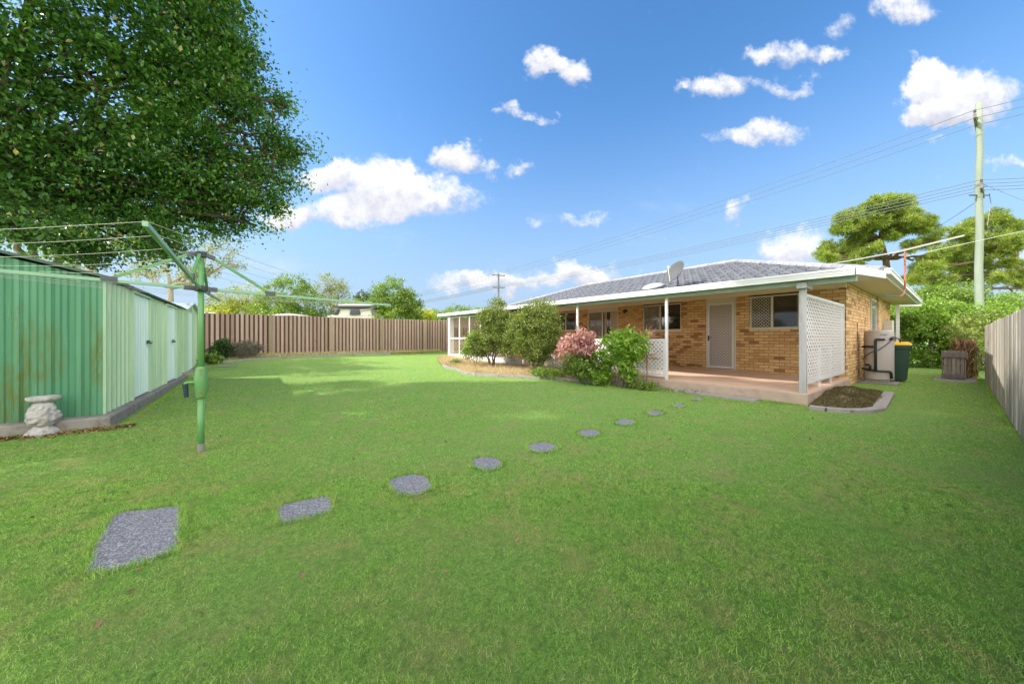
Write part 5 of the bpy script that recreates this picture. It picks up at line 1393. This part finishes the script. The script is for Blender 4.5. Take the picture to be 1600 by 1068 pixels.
# ---- bed shrubs
def shrub(name, x, y, blobs, label, leafmat, nclump, per, clump_r, leaf, stems=5, tr=.02, aspect=.5, shell=.35, bark='barkgrey', cat='shrub', group=None, sub=4, up=.4):
    base = (x, y, terr(x, y) + .03)
    return tree(name, base, [((x + a, y + b_, c), r3) for (a, b_, c), r3 in blobs], label, cat, M[leafmat], M[bark], nclump=nclump, per=per, clump_r=clump_r, leaf=leaf, trunk_r=tr,
         shell=shell, stems=stems, aspect=aspect, crown_name='foliage', sub=sub, group=group, up=up)
shrub('tall_shrub', 6.75, 10.15, [((0, .2, 1.15), (.65, .75, .6)), ((.1, -.1, 1.75), (.6, .75, .6)), ((.2, -.1, 2.3), (.34, .34, .36)), ((-.35, .5, .75), (.5, .5, .4)), ((-.1, .75, 1.1), (.4, .42, .42)), ((.3, -.7, 1.3), (.5, .6, .6)), ((.2, -.6, 1.75), (.4, .5, .4)), ((0, .95, .9), (.35, .35, .35)), ((.1, -.9, 1.0), (.4, .4, .5)), ((.1, .1, 2.0), (.5, .5, .3))],
      'tall olive green shrub with yellowish low growth, left of the two big porch shrubs', 'leafolive', 520, 60, .16, .062, stems=6, tr=.028)
shrub('lime_shoots', 6.45, 10.75, [((0, .1, 1.1), (.28, .3, .35)), ((-.1, .3, .8), (.3, .3, .2))], 'lime green leafy growth at the left foot of the tall olive shrub', 'leaflime', 80, 40, .12, .06, stems=3, tr=.012)
shrub('round_shrub', 6.9, 7.95, [((0, .1, 1.45), (.7, .9, .65)), ((0, .75, 1.35), (.45, .45, .5)), ((.1, -.40, 1.65), (.55, .6, .5)), ((.1, .3, 1.85), (.5, .5, .45)), ((.15, -.1, 2.05), (.45, .6, .30)), ((0, .4, 1.0), (.5, .5, .4)), ((0, -.4, 1.1), (.5, .5, .5)), ((.1,.0,.7),(.4,.5,.3))],
      'rounded olive green shrub with several bare stems in front of the porch lattice', 'leafolive', 520, 60, .16, .06, stems=8, tr=.028, shell=.45)
shrub('pink_shrub', 6.95, 6.2, [((0, .22, 1.08), (.34, .34, .28)), ((.05, -.28, 1.12), (.34, .30, .28)), ((-.05, .38, .78), (.36, .36, .24)), ((0, -.2, .82), (.36, .40, .25)), ((.1, -.05, 1.32), (.14, .14, .16)), ((0, -.5, .95), (.16, .18, .16)), ((0, .6, 1.0), (.14, .14, .14))],
      'shrub with dusty pink and cream leaves in front of the porch lattice', 'leafpink', 120, 24, .13, .10, stems=6, tr=.014, aspect=.45)
shrub('green_underplanting', 6.85, 6.1, [((0, .15, .48), (.40, .5, .30)), ((-.1, -.35, .42), (.36, .42, .30)), ((.05, -.5, .55), (.3, .3, .3))], 'mixed dark and light green leafy plant under the pink shrub', 'leafmid', 110, 34, .13, .08, stems=4, tr=.012)
shrub('bright_shrub', 7.0, 4.85, [((.05, .05, 1.05), (.40, .48, .30)), ((0, .30, .85), (.33, .36, .3)), ((.05, -.28, .95), (.34, .36, .32)), ((0, .12, 1.25), (.15, .15, .16)), ((0, -.1, .68), (.30, .34, .20)), ((.0, -.12, .32), (.22, .28, .16)), ((.05, -.15, 1.32), (.10, .10, .18)), ((0, .45, 1.2), (.12, .12, .14)), ((0, -.45, 1.15), (.14, .14, .12)), ((0, .42, .42), (.14, .14, .10))],
      'bright fresh green shrub with pointed leaves nearest the porch steps', 'leaflime', 150, 28, .12, .10, stems=6, tr=.014, aspect=.45, shell=.4)
# cordyline
cy_ = 4.42; cxx = 7.3
cv = thing('cordyline', (cxx, cy_, .1), 'thin stemmed cordyline with spiky dusty pink leaves right of the bright green shrub', 'plant')
mb = MB(); mb.tube([(cxx, cy_, 0), (cxx + .02, cy_, .5), (cxx, cy_ + .02, 1.15)], .012, 6); mb.build('stem', M['barkgrey'], cv)
P = []; Dd = []
for zc_, n in ((1.18, 42), (.75, 30)):
    d = rng.normal(size=(n, 3)); d[:, 2] = np.abs(d[:, 2]) * .9 + .1 if zc_ > 1 else d[:, 2] * .6 - .2; d /= np.linalg.norm(d, axis=1, keepdims=True)
    P.append(np.array([cxx, cy_, zc_]) + d * .17); Dd.append(d)
leaf_mesh('leaves', np.concatenate(P), .34, mat_leaf('leaf_cordyline', (.22, .07, .06), (.50, .28, .24)), cv, aspect=.08, dirs=np.concatenate(Dd), fold=.05)
# small plants in bed
shrub('strap_leaf_plant', 6.25, 11.9, [((0, 0, .2), (.18, .18, .12))], 'small pale strap leafed plant at the far left end of the bed', 'leafmid', 24, 24, .1, .16, stems=2, tr=.008, aspect=.14)
shrub('ground_plant', 6.75, 7.2, [((0, 0, .2), (.5, .6, .14))], 'low creeping green plant between the round shrub and the pink shrub', 'leafmid', 90, 26, .1, .06, stems=3, tr=.008)
shrub('ground_plant', 6.9, 5.45, [((0, 0, .25), (.3, .4, .2))], 'low fresh green plant between the pink and bright green shrubs', 'leaflime', 60, 26, .1, .07, stems=3, tr=.008)
shrub('ground_plant', 7.2, 4.45, [((0, 0, .10), (.25, .5, .07))], 'thin mat of green weeds at the right end of the bed by the slab', 'leafmid', 50, 22, .08, .05, stems=2, tr=.006)
# dry grass in bed
x, y = scatter_poly(bed_poly, 26000)
k = (y > 8.0) | (rng.uniform(0, 1, len(x)) < .45); x, y = x[k], y[k]
o = tufts('dry_grass', x, y, lambda a, b_: terr_v(a, b_) + .03, .15, .008, M['straw'], lean=1.0, hv=.7); tag(o, 'straw coloured dry grass filling the shrub bed', 'dry grass', kind='stuff')
x, y = scatter_poly(rb, 9000); o = tufts('dry_grass', x, y, lambda a, b_: terr_v(a, b_) + .02, .12, .012, M['straw'], lean=1.0, hv=.7); tag(o, 'thin dry grass along the foot of the brown back fence', 'dry grass', kind='stuff')
x, y = scatter_poly(rb, 9000); o = tufts('weeds', x, y, lambda a, b_: terr_v(a, b_) + .02, .10, .014, M['blade'], lean=1.0, hv=.7); tag(o, 'green weeds along the foot of the brown back fence', 'weeds', kind='stuff')
mb = MB()
mb.lathe((6.6, 12.6, terr(0, 12.6)), [(.55, -.03), (.5, .06), (.35, .14), (.15, .19), (.02, .2)], 20, fn=lambda t, z: 1 + .15 * math.sin(3 * t)); 
so_ = tag(mb.build('soil_heap', M['soil'], smooth=True), 'small heap of brown soil beside the white porch bay', 'soil heap')
# plants by the back fence at left
def fshrub(px, Z, r_, h, lm, label, leaf=.08, n=110, cat='shrub', per=36, aspect=.5):
    x, y = at(px, Z); z = terr(x, y)
    tree('fence_shrub', (x, y, z), [((x, y, z + h * .5), (r_, r_ * .8, h * .5)), ((x + .2 * r_, y, z + h * .6), (r_ * .6, r_ * .6, h * .4))], label, cat, M[lm], M['barkgrey'], nclump=n, per=per, clump_r=.12, leaf=leaf, trunk_r=.02, stems=4, shell=.2, crown_name='foliage', aspect=aspect)
fshrub(345, 12.9, .42, .80, 'leafdark', 'dark green rounded shrub against the back fence right of the hoist pole', .09)
fshrub(378, 13.5, .80, .75, 'leafgrey', 'greyish feathery bush in front of the back fence', .10, 170, aspect=.14)
fshrub(329, 12.2, .30, .34, 'leafmid', 'big leafed low plant at the corner of the small shed', .16, 30, cat='plant', per=14)
# worn patch stone in far lawn
mb = MB(); c = G(356, 576, .12)
mb.lathe((c[0], c[1], terr(c[0], c[1]) - .01), [(.30, 0), (.30, .018), (.27, .024)], 20); tag(mb.build('round_paver', M['concrete']), 'sunken round concrete paver in the far left lawn near the small shed', 'paver')
